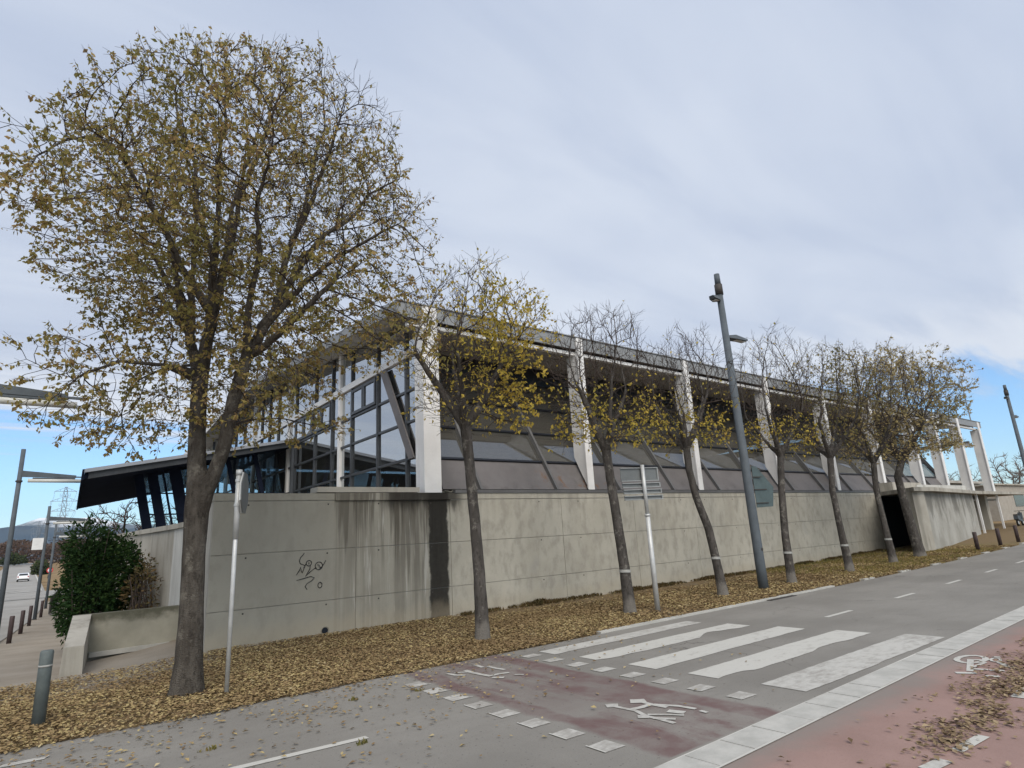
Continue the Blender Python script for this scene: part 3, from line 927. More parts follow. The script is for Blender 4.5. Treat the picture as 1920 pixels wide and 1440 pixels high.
# rubble heap where the sill broke away
b = MB()
rr = random.Random(5)
for i in range(26):
    x = 8.95+rr.random()*1.15
    y = 14.98+rr.random()*0.35
    hh = 0.12*(1-abs(x-9.3)/1.0)
    s_ = rr.uniform(0.03, 0.085)
    q = [Vector((rr.uniform(-1, 1), rr.uniform(-1, 1), rr.uniform(-0.6, 0.6)))*s_ for _ in range(4)]
    c0 = Vector((x, y, ZT+0.03+rr.random()*max(0.03, hh)))
    b.add([c0+v for v in q], [(0, 1, 2), (0, 2, 3), (0, 3, 1), (1, 3, 2)])
for i in range(10):
    x = 8.95+rr.random()*0.7
    a = Vector((x, 15.0+rr.random()*0.2, ZT+0.04))
    b.bar(a, a+Vector((rr.uniform(-0.35, 0.45), 0.05, rr.uniform(0.02, 0.22))), 0.02, 0.012)
rub = b.build('rubble_heap', 'concrete', None)
tag(rub, 'small heap of broken rubble and sticks on the wall top beside the corner column', 'rubble', kind='stuff')

# ------------------------------------------------------------------ the hall
hall = thing('sports_hall', 'glass and steel sports hall with white columns and low pitched grey roof', 'building', (8.5, 15.3, 0))
XV, XE = 7.55, 59.8            # roof ends
YE, ZE, YR, ZR, YF = 15.0, 8.94, 33.7, 10.55, 52.4
def zroof(y):
    return ZE+(ZR-ZE)*(y-YE)/(YR-YE) if y < YR else ZR-(ZR-ZE)*(y-YR)/(YF-YR)
b = MB()
th = 0.30
prof = [(XV, YE+0.06, zroof(YE+0.06)), (XV, YR, ZR), (XV, YF, ZE), (XV, YF, ZE-th), (XV, YR, ZR-th), (XV, YE+0.06, zroof(YE+0.06)-th)]
b.prism(prof[::-1], (XE-XV, 0, 0))
roof = b.build('roof', 'soffit_plank', hall)
MB().box(XV-0.02, XE+0.02, YE-0.02, YE+0.05, 8.50, ZE+0.012).build('fascia', 'fascia_grey', roof)
MB().box(XV-0.03, XE+0.02, YE-0.06, YE+0.09, ZE+0.014, ZE+0.05).build('fascia_trim', 'fascia_grey', roof)
for ya, yb in ((YE+0.02, YR), (YR, YF)):
    b = MB()
    b.prism([(XV-0.03, ya, zroof(ya)-0.34), (XV-0.03, yb, zroof(yb)-0.34), (XV-0.03, yb, zroof(yb)+0.03), (XV-0.03, ya, zroof(ya)+0.03)][::-1], (0.028, 0, 0))
    b.build('verge_fascia', 'white_steel' if ya > 30 else 'fascia_grey', roof)
# planked soffit under the gable overhang
yq = 18.0
while yq < 50:
    yn = yq+1.18
    b = MB()
    b.prism([(XV+0.02, yq, zroof(yq)-th-0.05), (XV+0.02, yn, zroof(yn)-th-0.05), (XV+0.02, yn, zroof(yn)-th-0.004), (XV+0.02, yq, zroof(yq)-th-0.004)][::-1], (0.86, 0, 0))
    b.build('soffit_plank', 'soffit_plank', roof)
    yq += 1.24
# eave: white beam, dark boarded soffit and black louvre band behind it
MB().box(XV+0.4, XE, YE+0.10, YE+0.28, 8.30, 8.42).build('eave_beam', 'white_steel', hall)
MB().box(XV+0.7, 50.0, YE+0.30, 17.9, 8.44, 8.50).build('eave_soffit', 'soffit_dark', hall)
MB().box(8.6, 50.0, 17.58, 17.66, 7.74, 8.44).build('louvre_band', 'black_steel', hall)
SL = 0.59
def ys(z):
    return 15.0+SL*(z-3.40)
nS = Vector((0, -1, SL)).normalized()
ZROW = [3.42, 4.40, 5.50, 6.56, 7.72]
XM = [10.24+3.03*i for i in range(14)]     # sloping mullions
XM = [q for q in XM if q < 50]
XB = [8.95]+XM+[50.0]
for xa, xb in zip(XB, XB[1:]):
    for k, (za, zb) in enumerate(zip(ZROW, ZROW[1:])):
        b = MB()
        q = [Vector((xa+0.03, ys(za), za+0.02)), Vector((xb-0.03, ys(za), za+0.02)), Vector((xb-0.03, ys(zb), zb-0.02)), Vector((xa+0.03, ys(zb), zb-0.02))]
        if k == 0:
            b.prism([p_ for p_ in q], -nS*0.05)
            b.build('metal_panel', 'panel_grey', hall)
        else:
            b.add(q, [(0, 1, 2, 3)])
            b.build('pane', 'glass_side', hall)
for x in XM+[50.0]:
    b = MB()
    b.bar(Vector((x, ys(3.36), 3.36))+nS*0.05, Vector((x, ys(7.76), 7.76))+nS*0.05, 0.09, 0.16, nS)
    b.build('mullion', 'mullion_grey', hall)
for z in ZROW[1:4]:
    for xa, xb in zip(XB, XB[1:]):
        b = MB()
        b.bar(Vector((xa+0.05, ys(z), z))+nS*0.02, Vector((xb-0.05, ys(z), z))+nS*0.02, 0.07, 0.06, nS)
        b.build('transom', 'black_steel', hall)
# white columns of the long side: a narrow front flange with a deeper web cut along the glass slope
def long_column(x, open_=False):
    o = MB()
    if open_:
        o.box(x-0.20, x+0.20, 14.92, 14.97, 3.33, 8.90)
        b2 = MB().box(x-0.13, x+0.13, 14.972, 15.55, 3.33, 8.29)
    else:
        o.prism([(x-0.15, 14.92, 3.43), (x-0.15, 14.97, 3.50), (x-0.15, 14.97, 8.86), (x-0.15, 14.92, 8.92)][::-1], (0.30, 0, 0))
        b2 = MB()
        b2.prism([(x-0.11, 14.972, 3.52), (x-0.11, 15.20, 3.92), (x-0.11, 15.55, 4.62), (x-0.11, 15.55, 8.29), (x-0.11, 14.972, 8.49)][::-1], (0.22, 0, 0))
    c_ = o.build('column', 'white_steel', hall)
    b2.build('web', 'white_steel', c_)
for x in (14.85, 21.1, 27.4, 33.1, 39.0, 45.0):
    long_column(x)
for x in (49.3, 54.2, 59.0):
    long_column(x, True)
# big corner column
b = MB()
b.prism([(8.33, 14.93, 3.33), (8.88, 14.93, 3.33), (8.92, 15.50, 3.33), (8.37, 15.50, 3.33)], (0, 0, 8.50-3.33))
b.build('corner_column', 'white_steel', hall)
b = MB()
b.prism([(8.36, 14.925, 8.504), (8.85, 14.925, 8.504), (8.85, 14.975, 8.504), (8.36, 14.975, 8.504)], (0, 0, 0.42))
b.build('column_head', 'white_steel', hall)
# gable: white posts and beam, sloping rake end, panes, mullions
XG = 8.47
for y in (21.5, 27.7, 33.7, 39.9, 46.0):
    MB().box(XG-0.10, XG+0.10, y-0.10, y+0.10, 2.9, zroof(y)-0.36).build('gable_post', 'white_steel', hall)
YB = [15.56, 21.39, 21.61, 27.59, 27.81, 33.59, 33.81, 39.79, 40.01, 45.89]
for ya, yb in zip(YB[::2], YB[1::2]):
    MB().box(XG-0.09, XG+0.07, ya, yb, 7.60, 7.82).build('gable_beam', 'white_steel', hall)
b = MB()
b.prism([(XG-0.13, ys(4.4)-0.02, 4.4), (XG-0.13, ys(4.4)+0.32, 4.4), (XG-0.13, ys(7.58)+0.40, 7.58), (XG-0.13, ys(7.58)-0.02, 7.58)], (0.05, 0, 0))
b.build('rake_end', 'panel_grey', hall)
def gpane(poly, mat='glass_gable', parent=None, dx=0.0):
    if len(poly) < 3:
        return
    b = MB()
    b.add([(XG+dx, q[0], q[1]) for q in poly], [tuple(range(len(poly)-1, -1, -1))])
    b.build('pane', mat, parent or hall)
ZG = [2.95, 4.43, 5.54, 6.52, 7.60]
BAYS = [[15.6, 16.18, 18.23, 20.42, 21.4], [21.6, 22.35, 24.25, 26.75, 27.6], [27.8, 29.4, 30.9, 32.3, 33.6], [33.8, 35.8, 37.8, 39.8], [40.0, 42.0, 44.0, 45.9]]
VENT = {0: (18.30, 20.36, 2), 1: (22.42, 26.68, 4)}
for bi, vs in enumerate(BAYS):
    for ya, yb in zip(vs, vs[1:]):
        for k, (za, zb) in enumerate(zip(ZG, ZG[1:])):
            if bi in VENT and k == 3 and VENT[bi][0]-0.2 <= ya and yb <= VENT[bi][1]+0.2:
                continue
            gpane([(ya+0.03, za+0.03), (yb-0.03, za+0.03), (yb-0.03, zb-0.03), (ya+0.03, zb-0.03)])
        gpane([(ya+0.03, 7.86), (yb-0.03, 7.86), (yb-0.03, zroof(yb)-0.42), (ya+0.03, zroof(ya)-0.42)])
    for y in vs[1:-1]:
        z0 = 2.9 if y > 16.9 else 2.9
        z1 = zroof(y)-0.36
        MB().box(XG-0.07, XG+0.05, y-0.045, y+0.045, z0, z1).build('mullion', 'dark_steel', hall)
    for z in ZG[1:4]:
        ya = vs[0]
        MB().box(XG-0.055, XG+0.035, ya, vs[-1], z-0.035, z+0.035).build('transom', 'dark_steel', hall)
    if bi in VENT:
        a, c_, n_ = VENT[bi]
        w = (c_-a)/n_
        for i in range(n_):
            ya, yb = a+i*w, a+(i+1)*w
            b = MB()
            for (p0, p1, q0, q1) in ((ya+0.01, yb-0.01, 6.58, 6.68), (ya+0.01, yb-0.01, 7.40, 7.50), (ya+0.01, ya+0.11, 6.682, 7.398), (yb-0.11, yb-0.01, 6.682, 7.398)):
                b.box(XG-0.10, XG+0.02, p0, p1, q0, q1)
            vw = b.build('vent_window', 'dark_steel', hall)
            b = MB()
            b.add([(XG-0.06, ya+0.11, 6.68), (XG-0.06, ya+0.11, 7.40), (XG-0.06, yb-0.11, 7.40), (XG-0.06, yb-0.11, 6.68)], [(0, 1, 2, 3)])
            b.build('pane', 'glass_gable', vw)
# interior
MB().box(3.1, 60.5, 15.25, 60, 2.70, 2.85).build('floor_slab', 'interior_floor', hall)
MB().box(8.6, 50, 52.0, 52.3, 2.86, 8.4).build('far_wall', 'interior_wall', hall)
MB().box(49.6, 49.9, 17.8, 51.9, 2.86, 8.4).build('end_wall', 'interior_wall', hall)
for y in (21.5, 27.7, 33.7, 39.9):
    b = MB()
    b.bar((8.7, y, zroof(y)-0.62), (49.5, y, zroof(y)-0.62), 0.2, 0.45)
    b.build('roof_beam', 'soffit_dark', hall)
for x in (21.1, 33.1, 45.0):
    b = MB()
    for (ya, yb) in ((17.8, 33.6), (33.8, 51.8)):
        b.bar((x, ya, zroof(ya)-1.0), (x, yb, zroof(yb)-1.0), 0.25, 0.5)
    b.build('roof_truss', 'soffit_dark', hall)
# open portico at the far end: tie beam
b = MB()
b.bar((49.5, 15.7, 7.1), (59.0, 15.7, 7.1), 0.2, 0.25)
b.build('portico_beam', 'fascia_grey', hall)
b = MB()
b.bar((59.0, 15.8, 7.4), (59.0, 46, 7.4), 0.2, 0.25)
b.build('portico_beam', 'fascia_grey', hall)
for y in (28, 40, 51.5):
    MB().box(58.85, 59.15, y-0.15, y+0.15, 3.3, zroof(y)-0.32).build('column', 'white_steel', hall)

# ------------------------------------------------------------------ entrance canopy on the left
can = thing('entrance_canopy', 'sloping dark entrance canopy with grey edge left of the gable', 'canopy', (4.5, 30, 2.8))
def zc(x):
    return 4.97+(x-0.85)*(6.73-4.97)/(8.40-0.85)
CQ = [(8.40, 26.76), (0.85, 24.75), (1.30, 41.0), (8.40, 42.2)]
b = MB()
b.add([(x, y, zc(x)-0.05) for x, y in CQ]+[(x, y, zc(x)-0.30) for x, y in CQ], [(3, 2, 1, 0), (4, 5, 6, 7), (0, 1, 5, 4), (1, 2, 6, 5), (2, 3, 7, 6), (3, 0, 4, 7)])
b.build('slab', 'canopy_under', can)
def edge_strip(a, c_, dz0, dz1, out, mat, name):
    a, c_ = Vector(a), Vector(c_)
    d = (c_-a).normalized()
    n_ = Vector((d.y, -d.x))*out
    b = MB()
    P_ = [(a.x-n_.x*0.2, a.y-n_.y*0.2), (c_.x-n_.x*0.2, c_.y-n_.y*0.2), (c_.x+n_.x, c_.y+n_.y), (a.x+n_.x, a.y+n_.y)]
    b.add([(x, y, zc(x)+dz0) for x, y in P_]+[(x, y, zc(x)+dz1) for x, y in P_], [(3, 2, 1, 0), (4, 5, 6, 7), (0, 1, 5, 4), (1, 2, 6, 5), (2, 3, 7, 6), (3, 0, 4, 7)])
    b.build(name, mat, can)
edge_strip((0.83, 24.72), (8.36, 26.73), -0.10, 0.02, 0.10, 'canopy_metal', 'edge_trim')
edge_strip((0.95, 24.79), (8.36, 26.76), -0.32, -0.104, 0.04, 'dark_steel', 'edge_fascia')
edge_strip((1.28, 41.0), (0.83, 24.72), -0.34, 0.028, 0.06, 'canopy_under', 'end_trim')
# glazed screen under it, tilted square to the canopy slope
tilt = -0.23
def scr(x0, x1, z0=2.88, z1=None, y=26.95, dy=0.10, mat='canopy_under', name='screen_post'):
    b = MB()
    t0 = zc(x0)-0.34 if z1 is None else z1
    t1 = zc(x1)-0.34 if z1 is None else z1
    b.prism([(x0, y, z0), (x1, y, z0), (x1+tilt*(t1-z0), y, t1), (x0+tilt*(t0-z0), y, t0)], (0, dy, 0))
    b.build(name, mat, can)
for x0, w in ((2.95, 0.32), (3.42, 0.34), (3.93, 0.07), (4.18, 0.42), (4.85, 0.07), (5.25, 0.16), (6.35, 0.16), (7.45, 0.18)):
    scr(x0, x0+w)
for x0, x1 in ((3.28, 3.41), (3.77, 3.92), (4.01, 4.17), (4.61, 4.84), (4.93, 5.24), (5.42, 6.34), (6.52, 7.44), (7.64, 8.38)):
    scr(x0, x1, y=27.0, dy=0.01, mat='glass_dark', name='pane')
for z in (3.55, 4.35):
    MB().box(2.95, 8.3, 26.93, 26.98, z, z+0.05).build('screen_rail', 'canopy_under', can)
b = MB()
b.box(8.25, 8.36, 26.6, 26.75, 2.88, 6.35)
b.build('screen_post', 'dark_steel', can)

# ------------------------------------------------------------------ low walls left
low = thing('low_planter_wall', 'low mossy concrete L-shaped wall left of the big tree', 'wall', (1.8, 18.3, 0))
b = MB()
b.add([(0.50, 15.70, -0.5), (0.90, 15.70, -0.5), (1.10, 18.20, -0.5), (0.72, 18.20, -0.5), (0.54, 15.72, 0.34), (0.88, 15.72, 0.34), (1.09, 18.20, 0.76), (0.73, 18.20, 0.76)], [(3, 2, 1, 0), (4, 5, 6, 7), (0, 1, 5, 4), (1, 2, 6, 5), (2, 3, 7, 6), (3, 0, 4, 7)])
b.build('sloping_end', 'concrete', low)
MB().box(0.74, 2.98, 18.205, 18.55, -0.6, 0.75).build('cross_wall', 'concrete_mossy', low)
b = MB()
b.prism([(1.12, 18.08, -0.20), (2.96, 18.08, -0.18), (2.96, 18.20, -0.18), (1.12, 18.20, -0.20)], (0, 0, 0.10))
b.build('footing', 'kerb_concrete', low)

# ------------------------------------------------------------------ right wing beyond the wall
wing = thing('entrance_wing', 'low concrete wing with flat slab roof and skewed wall at the far end', 'building', (40, 13, 0))
b = MB()
b.prism([(35.55, 11.95, -0.3), (50.2, 14.0, -0.3), (50.1, 14.3, -0.3), (35.5, 12.3, -0.3)], (0, 0, 3.40))
b.build('skewed_wall', 'wing_concrete', wing)
b = MB()
b.prism([(34.35, 12.05, -0.3), (35.53, 11.93, -0.3), (35.48, 12.32, -0.3), (34.5, 12.5, -0.3)], (0, 0, 3.40))
b.build('pier', 'concrete', wing)
b = MB()
b.prism([(34.0, 11.8, 3.11), (36.2, 11.7, 3.11), (51.0, 13.75, 3.11), (66, 14.5, 3.11), (66, 24, 3.11), (37.5, 15.6, 3.11), (37.3, 14.8, 3.11)], (0, 0, 0.20))
b.build('roof_slab', 'concrete', wing)
MB().box(41.5, 50.0, 14.2, 14.5, 3.32, 3.72).build('parapet', 'concrete_pale', wing)
MB().box(38.2, 42.5, 14.3, 15.0, 3.32, 3.85).build('parapet', 'concrete', wing)
MB().box(37.22, 46, 15.0, 15.1, -0.3, 3.10).build('gate', 'door_dark', wing)
b = MB()
for z in (2.4, 2.65):
    b.box(41, 46, 14.8, 14.98, z, z+0.12)
b.build('gate_rail', 'soffit_dark', wing)
for x, y in ((51.3, 14.1), (57.2, 14.45)):
    MB().box(x-0.06, x+0.06, y-0.06, y+0.06, g(x, y)-0.1, 3.10).build('slim_post', 'white_steel', wing)
MB().box(50.25, 50.9, 14.35, 17.9, 0.2, 3.10).build('pier', 'wing_concrete', wing)
MB().box(56.0, 56.6, 14.9, 16.4, 0.2, 3.10).build('pier', 'concrete', wing)
MB().box(50.8, 68, 18.0, 18.3, 0.2, 3.10).build('back_wall', 'soffit_plank', wing)
shed = thing('flat_roofed_shed', 'low dark flat roofed shed behind the last portico columns', 'building', (66, 22, 0.5))
MB().box(62, 78, 21, 28, 0.5, 4.7).build('wall', 'interior_wall', shed)
MB().box(61.5, 78.5, 20.5, 28.5, 4.71, 4.95).build('roof', 'soffit_dark', shed)
out = thing('pale_outbuilding', 'small pale outbuilding at the far right edge', 'building', (76, 18.5, 0.7))
MB().box(72, 83, 18.2, 20.5, 0.6, 4.3).build('wall', 'field_wall', out)
MB().box(71.7, 83.3, 18.0, 20.7, 4.305, 4.45).build('roof', 'concrete', out)
MB().box(77.5, 81, 18.17, 18.2, 2.2, 3.6).build('window', 'car_glass', out)

# ------------------------------------------------------------------ trees
def chains_to_mesh(nodes, par, rad, kids, b_thick, b_thin, lim):
    start = [(0, None)]
    while start:
        i, pr_ = start.pop()
        pts, rr_ = [], []
        if pr_ is not None:
            pts.append(nodes[pr_])
            rr_.append(min(rad[pr_], rad[i]*1.25))
        cur = i
        while True:
            pts.append(nodes[cur])
            rr_.append(rad[cur])
            ks = kids[cur]
            if not ks:
                break
            ks = sorted(ks, key=lambda q: -rad[q])
            for q in ks[1:]:
                start.append((q, cur))
            cur = ks[0]
        if len(pts) < 2:
            continue
        rmax = max(rr_)
        n_ = 12 if rmax > 0.12 else 8 if rmax > 0.05 else 5 if rmax > 0.02 else 3
        (b_thick if rmax > lim else b_thin).tube(pts, rr_, n_, False)

def leaf_add(b, p, d, L_, W_, rr, curl=0.25):
    """one pointed leaf, folded along its midrib"""
    d = d.normalized()
    s_ = d.cross(Vector((rr.uniform(-1, 1), rr.uniform(-1, 1), rr.uniform(-1, 1))))
    if s_.length < 1e-3:
        s_ = d.orthogonal()
    s_.normalize()
    n_ = d.cross(s_)
    o = len(b.v)
    m_ = p+d*L_*0.42
    b.v += [tuple(p), tuple(m_+s_*W_*0.5+n_*W_*curl), tuple(p+d*L_), tuple(m_-s_*W_*0.5+n_*W_*curl)]
    b.f += [(o, o+1, o+2), (o, o+2, o+3)]

def grow_tree(skel, attr, step, infl, kill, seed, r_tip, expo, base_r, maxit=90):
    """space colonisation from a given skeleton of polylines [(parent_ref, [(p, r)...])]"""
    rr = random.Random(seed)
    nodes, par, fixr = [], [], []
    refs = {}
    for key, pkey, pts in skel:
        last = refs[pkey] if pkey is not None else -1
        for (p, r_) in pts:
            p = Vector(p)
            if last >= 0:
                d = (p-nodes[last]).length
                k = max(1, int(d/step))
                p0, r0 = nodes[last].copy(), fixr[last]
                for q in range(1, k+1):
                    t = q/k
                    nodes.append(p0.lerp(p, t)+Vector((rr.uniform(-1, 1), rr.uniform(-1, 1), 0))*(0.004 if r_ > 0.08 else 0.02))
                    par.append(last)
                    fixr.append(r0+(r_-r0)*t)
                    last = len(nodes)-1
            else:
                nodes.append(p)
                par.append(-1)
                fixr.append(r_)
                last = 0
        refs[key] = last
    ndir = [Vector((0, 0, 1))]*len(nodes)
    for i in range(1, len(nodes)):
        ndir[i] = (nodes[i]-nodes[par[i]]).normalized()
    nfix = len(nodes)
    nkid = [0]*len(nodes)
    klist = {}
    minz = nodes[refs['fork']].z-0.1
    attr = list(attr)
    for it in range(maxit):
        if not attr:
            break
        idx = [i for i in range(len(nodes)) if nodes[i].z > minz]
        kd = kdtree.KDTree(len(idx))
        for i in idx:
            kd.insert(nodes[i], i)
        kd.balance()
        pull = {}
        keep = []
        for a in attr:
            co, i, d = kd.find(a)
            if d < kill:
                continue
            keep.append(a)
            if d < infl:
                v = pull.get(i)
                u_ = (a-co)/d
                pull[i] = u_ if v is None else v+u_
        attr = keep
        if not pull:
            infl *= 1.5
            if infl > 6:
                break
            continue
        new = 0
        for i, v in pull.items():
            v = v.normalized()*0.62+ndir[i]*0.46+Vector((0, 0, 0.10))+Vector((rr.uniform(-1, 1), rr.uniform(-1, 1), rr.uniform(-1, 1)))*0.13
            v.normalize()
            p = nodes[i]+v*step
            if nkid[i] >= 3 or any((nodes[q]-p).length < 0.45*step for q in klist.get(i, ())):
                continue
            nkid[i] += 1
            klist.setdefault(i, []).append(len(nodes))
            nkid.append(0)
            nodes.append(p)
            par.append(i)
            fixr.append(0)
            ndir.append(v)
            new += 1
        if new == 0:
            break
        if len(nodes) > 15000:
            break
    kids = [[] for _ in nodes]
    for i in range(1, len(nodes)):
        kids[par[i]].append(i)
    rad = [0.0]*len(nodes)
    for i in range(len(nodes)-1, -1, -1):
        rad[i] = r_tip if not kids[i] else sum(rad[k]**expo for k in kids[i])**(1/expo)
    # join the computed branch radii to the given trunk radii
    for i in range(len(nodes)):
        if fixr[i] > 0:
            rad[i] = max(fixr[i], min(rad[i], fixr[i]*1.15))
        elif par[i] >= 0:
            rad[i] = min(rad[i], rad[par[i]]*0.96)
    return nodes, par, rad, kids, ndir, nfix

def make_tree(name, label, loc, skel, attr, step, infl, kill, seed, leaf, leaf_mat, bark_mat, twig_n, twig_len, leaf_per, leaf_size, group=None, r_tip=0.006, expo=2.25, center=None, droop=0.0, bands=False):
    rr = random.Random(seed+99)
    t = thing(name, label, 'tree', loc, group)
    o0 = Vector(loc)
    nodes, par, rad, kids, ndir, nfix = grow_tree([(k, pk, [(Vector(p)+o0, r_) for p, r_ in pts]) for k, pk, pts in skel], [Vector(a)+o0 for a in attr], step, infl, kill, seed, r_tip, expo, 0.2)
    bt, bn, bl = MB(), MB(), MB()
    chains_to_mesh(nodes, par, rad, kids, bt, bn, 0.035)
    ctr = Vector(center)+o0
    for i in range(nfix, len(nodes)):
        if rad[i] > 0.026:
            continue
        tip = not kids[i]
        k = twig_n + (2 if tip else 0)
        kk = int(k) + (1 if rr.random() < k-int(k) else 0)
        for _ in range(kk):
            outw = (nodes[i]-ctr).normalized()
            d = ndir[i]*0.55+outw*0.35+Vector((rr.uniform(-1, 1), rr.uniform(-1, 1), rr.uniform(-0.75, 0.95)))*0.75
            d.normalize()
            ln = twig_len*rr.uniform(0.5, 1.25)
            a = nodes[i]
            m_ = a+d*ln*0.5
            d2 = (d+Vector((rr.uniform(-1, 1), rr.uniform(-1, 1), rr.uniform(-0.6, 0.6)-droop))*0.35).normalized()
            e = m_+d2*ln*0.5
            bn.tube([a, m_, e], [r_tip*0.8, r_tip*0.62, r_tip*0.35], 3, False)
            if rr.random() < 0.6:
                d3 = (d2+Vector((rr.uniform(-1, 1), rr.uniform(-1, 1), rr.uniform(-0.6, 0.7)))*0.8).normalized()
                e2 = m_+d3*ln*0.45
                bn.tube([m_, e2], [r_tip*0.55, r_tip*0.3], 3, False)
            else:
                e2 = None
            dens = leaf(nodes[i]-o0, rr)*leaf_per
            nl = int(dens)+(1 if rr.random() < dens-int(dens) else 0)
            for _q in range(nl):
                tt = rr.random()
                p = (m_.lerp(e, tt) if e2 is None or rr.random() < 0.6 else m_.lerp(e2, tt))+Vector((rr.uniform(-1, 1), rr.uniform(-1, 1), rr.uniform(-1, 0.2)))*0.03
                dl = Vector((rr.uniform(-1, 1), rr.uniform(-1, 1), rr.uniform(-1.6, 0.2)))
                s_ = leaf_size*rr.uniform(0.55, 1.35)
                leaf_add(bl, p, dl, s_, s_*rr.uniform(0.5, 0.7), rr)
    tr = bt.build('trunk', bark_mat, t, True)
    tw = bn.build('branches', 'twig', t, False)
    if bl.v:
        cr = bl.build('crown', leaf_mat, t)
    if bands:
        bd = MB()
        best = min(range(nfix), key=lambda q: abs(nodes[q].z-o0.z-bands))
        c_ = nodes[best]
        r_ = rad[best]+0.012
        bd.tube([c_-Vector((0.004, 0, 0.035)), c_+Vector((0, 0, 0.035))], [r_, r_], 14, False)
        bd.build('tree_band', 'stake_band', t)
    return t

LATX, LATY = rt.x, rt.y                      # sideways direction as seen from the road corner
DPX, DPY = math.cos(YAW), math.sin(YAW)
def LD(lat, dep, z):
    return (LATX*lat+DPX*dep, LATY*lat+DPY*dep, z)
def crown_points(n, seed, c, rx, rz_up, rz_dn, shell=0.35, shape=None):
    rr = random.Random(seed)
    out = []
    while len(out) < n:
        u_ = Vector((rr.uniform(-1, 1), rr.uniform(-1, 1), rr.uniform(-1, 1)))
        l_ = u_.length
        if l_ > 1 or l_ < shell*rr.random():
            continue
        bump_ = 0.86+0.30*noise.noise(u_.normalized()*1.9+Vector((seed, 0, 0)))
        z = u_.z*(rz_up if u_.z > 0 else rz_dn)
        x_, y_ = u_.x*rx*bump_, u_.y*rx*bump_
        if shape:
            k = shape((z+c[2]))
            x_ *= k
            y_ *= k
        out.append((c[0]+x_, c[1]+y_, c[2]+z*bump_))
    return out

# --- the big tree in front
big_skel = [
    ('fork', None, [((0, 0, -0.15), 0.30), ((0.0, 0.0, 0.10), 0.235), (LD(0.0, 0, 0.45), 0.195), (LD(-0.02, 0.0, 1.2), 0.170), (LD(-0.05, 0.0, 2.1), 0.166), (LD(-0.06, 0.02, 2.65), 0.182), (LD(-0.03, 0.02, 2.95), 0.205)]),
    ('L', 'fork', [(LD(-0.13, 0.04, 3.4), 0.142), (LD(-0.18, 0.07, 4.0), 0.130), (LD(-0.22, 0.1, 4.6), 0.128), (LD(-0.22, 0.1, 4.95), 0.130)]),
    ('L1', 'L', [(LD(-0.40, 0.2, 5.35), 0.088), (LD(-0.58, 0.28, 5.8), 0.075)]),
    ('L2', 'L', [(LD(-0.10, 0.0, 5.5), 0.100), (LD(0.02, -0.08, 6.0), 0.088)]),
    ('R', 'fork', [(LD(0.19, -0.02, 3.20), 0.105), (LD(0.35, -0.05, 3.70), 0.095), (LD(0.46, -0.05, 4.5), 0.092), (LD(0.62, 0.0, 5.25), 0.088)]),
    ('R1', 'R', [(LD(0.80, 0.12, 5.8), 0.070), (LD(1.0, 0.2, 6.15), 0.062)]),
    ('R2', 'R', [(LD(1.0, -0.2, 5.32), 0.062), (LD(1.6, -0.4, 5.75), 0.05), (LD(2.3, -0.5, 6.4), 0.035)]),
    ('B1', 'L', [(LD(-0.6, 0.5, 5.30), 0.030), (LD(-1.3, 0.8, 5.35), 0.022), (LD(-1.8, 0.9, 5.2), 0.014)]),
    ('B2', 'L', [(LD(-0.5, -0.5, 5.00), 0.030), (LD(-1.0, -0.8, 5.0), 0.022), (LD(-1.5, -0.9, 4.8), 0.014)]),
]
lr = random.Random(44)
for q, (par_, tgt) in enumerate((('L1', (-2.0, 0.8, 8.0)), ('L1', (-1.4, -0.5, 9.2)), ('L1', (-2.1, 1.2, 6.9)), ('L1', (-1.3, 1.2, 9.9)), ('L2', (-0.7, -0.5, 10.2)), ('L2', (0.2, 0.7, 10.6)), ('L2', (0.5, -1.3, 9.6)), ('L2', (1.1, -0.1, 10.4)), ('L2', (-1.2, -1.9, 8.4)),
                                 ('R1', (1.6, 0.9, 10.4)), ('R1', (2.3, -0.3, 9.8)), ('R1', (3.1, 0.4, 8.8)), ('R', (1.5, -1.6, 8.3)), ('R1', (1.6, 1.8, 8.6)), ('R', (3.2, -0.1, 7.5)))):
    src = [k for k in big_skel if k[0] == par_][0][2][-1][0]
    sv, tv = Vector(src), Vector(LD(*tgt))
    pts = []
    for k in range(1, 6):
        t = k/5
        w = sv.lerp(tv, t)+Vector((lr.uniform(-0.10, 0.10), lr.uniform(-0.10, 0.10), 0.35*math.sin(math.pi*t)+lr.uniform(-0.05, 0.05)))
        pts.append((w, 0.048*(1-t)+0.013))
    big_skel.append(('limb%d' % q, par_, pts))
attr = crown_points(9600, 11, (0.40*LATX, 0.40*LATY, 7.75), 3.75, 3.85, 3.3, 0.45)
def in_crown(q):
    """round outline of the crown, narrower towards the road side"""
    lat = q[0]*LATX+q[1]*LATY
    dep = q[0]*DPX+q[1]*DPY
    k = (9.72+dep)/9.72
    zz3 = (q[2]-2)/k-5.7
    if zz3 < 0 and lat > 0.9 and (q[0]*37.7+q[1]*91.3+q[2]*53.1) % 1.0 < 0.55:
        return False
    return ((lat/k-0.45)/(2.95 if lat/k < 0.45 else 3.30))**2+(zz3/(4.15 if zz3 > 0 else 4.3))**2 < 1
attr = [q for q in attr if in_crown(q)]
attr += [LD(random.Random(i).uniform(-2.25, 1.9), random.Random(i+500).uniform(-1.5, 1.5), random.Random(i+900).uniform(3.95, 5.4)) for i in range(700)]
attr += [LD(random.Random(i+40).uniform(1.6, 3.9), random.Random(i+540).uniform(-0.9, 1.4), random.Random(i+940).uniform(5.2, 6.6)) for i in range(130)]
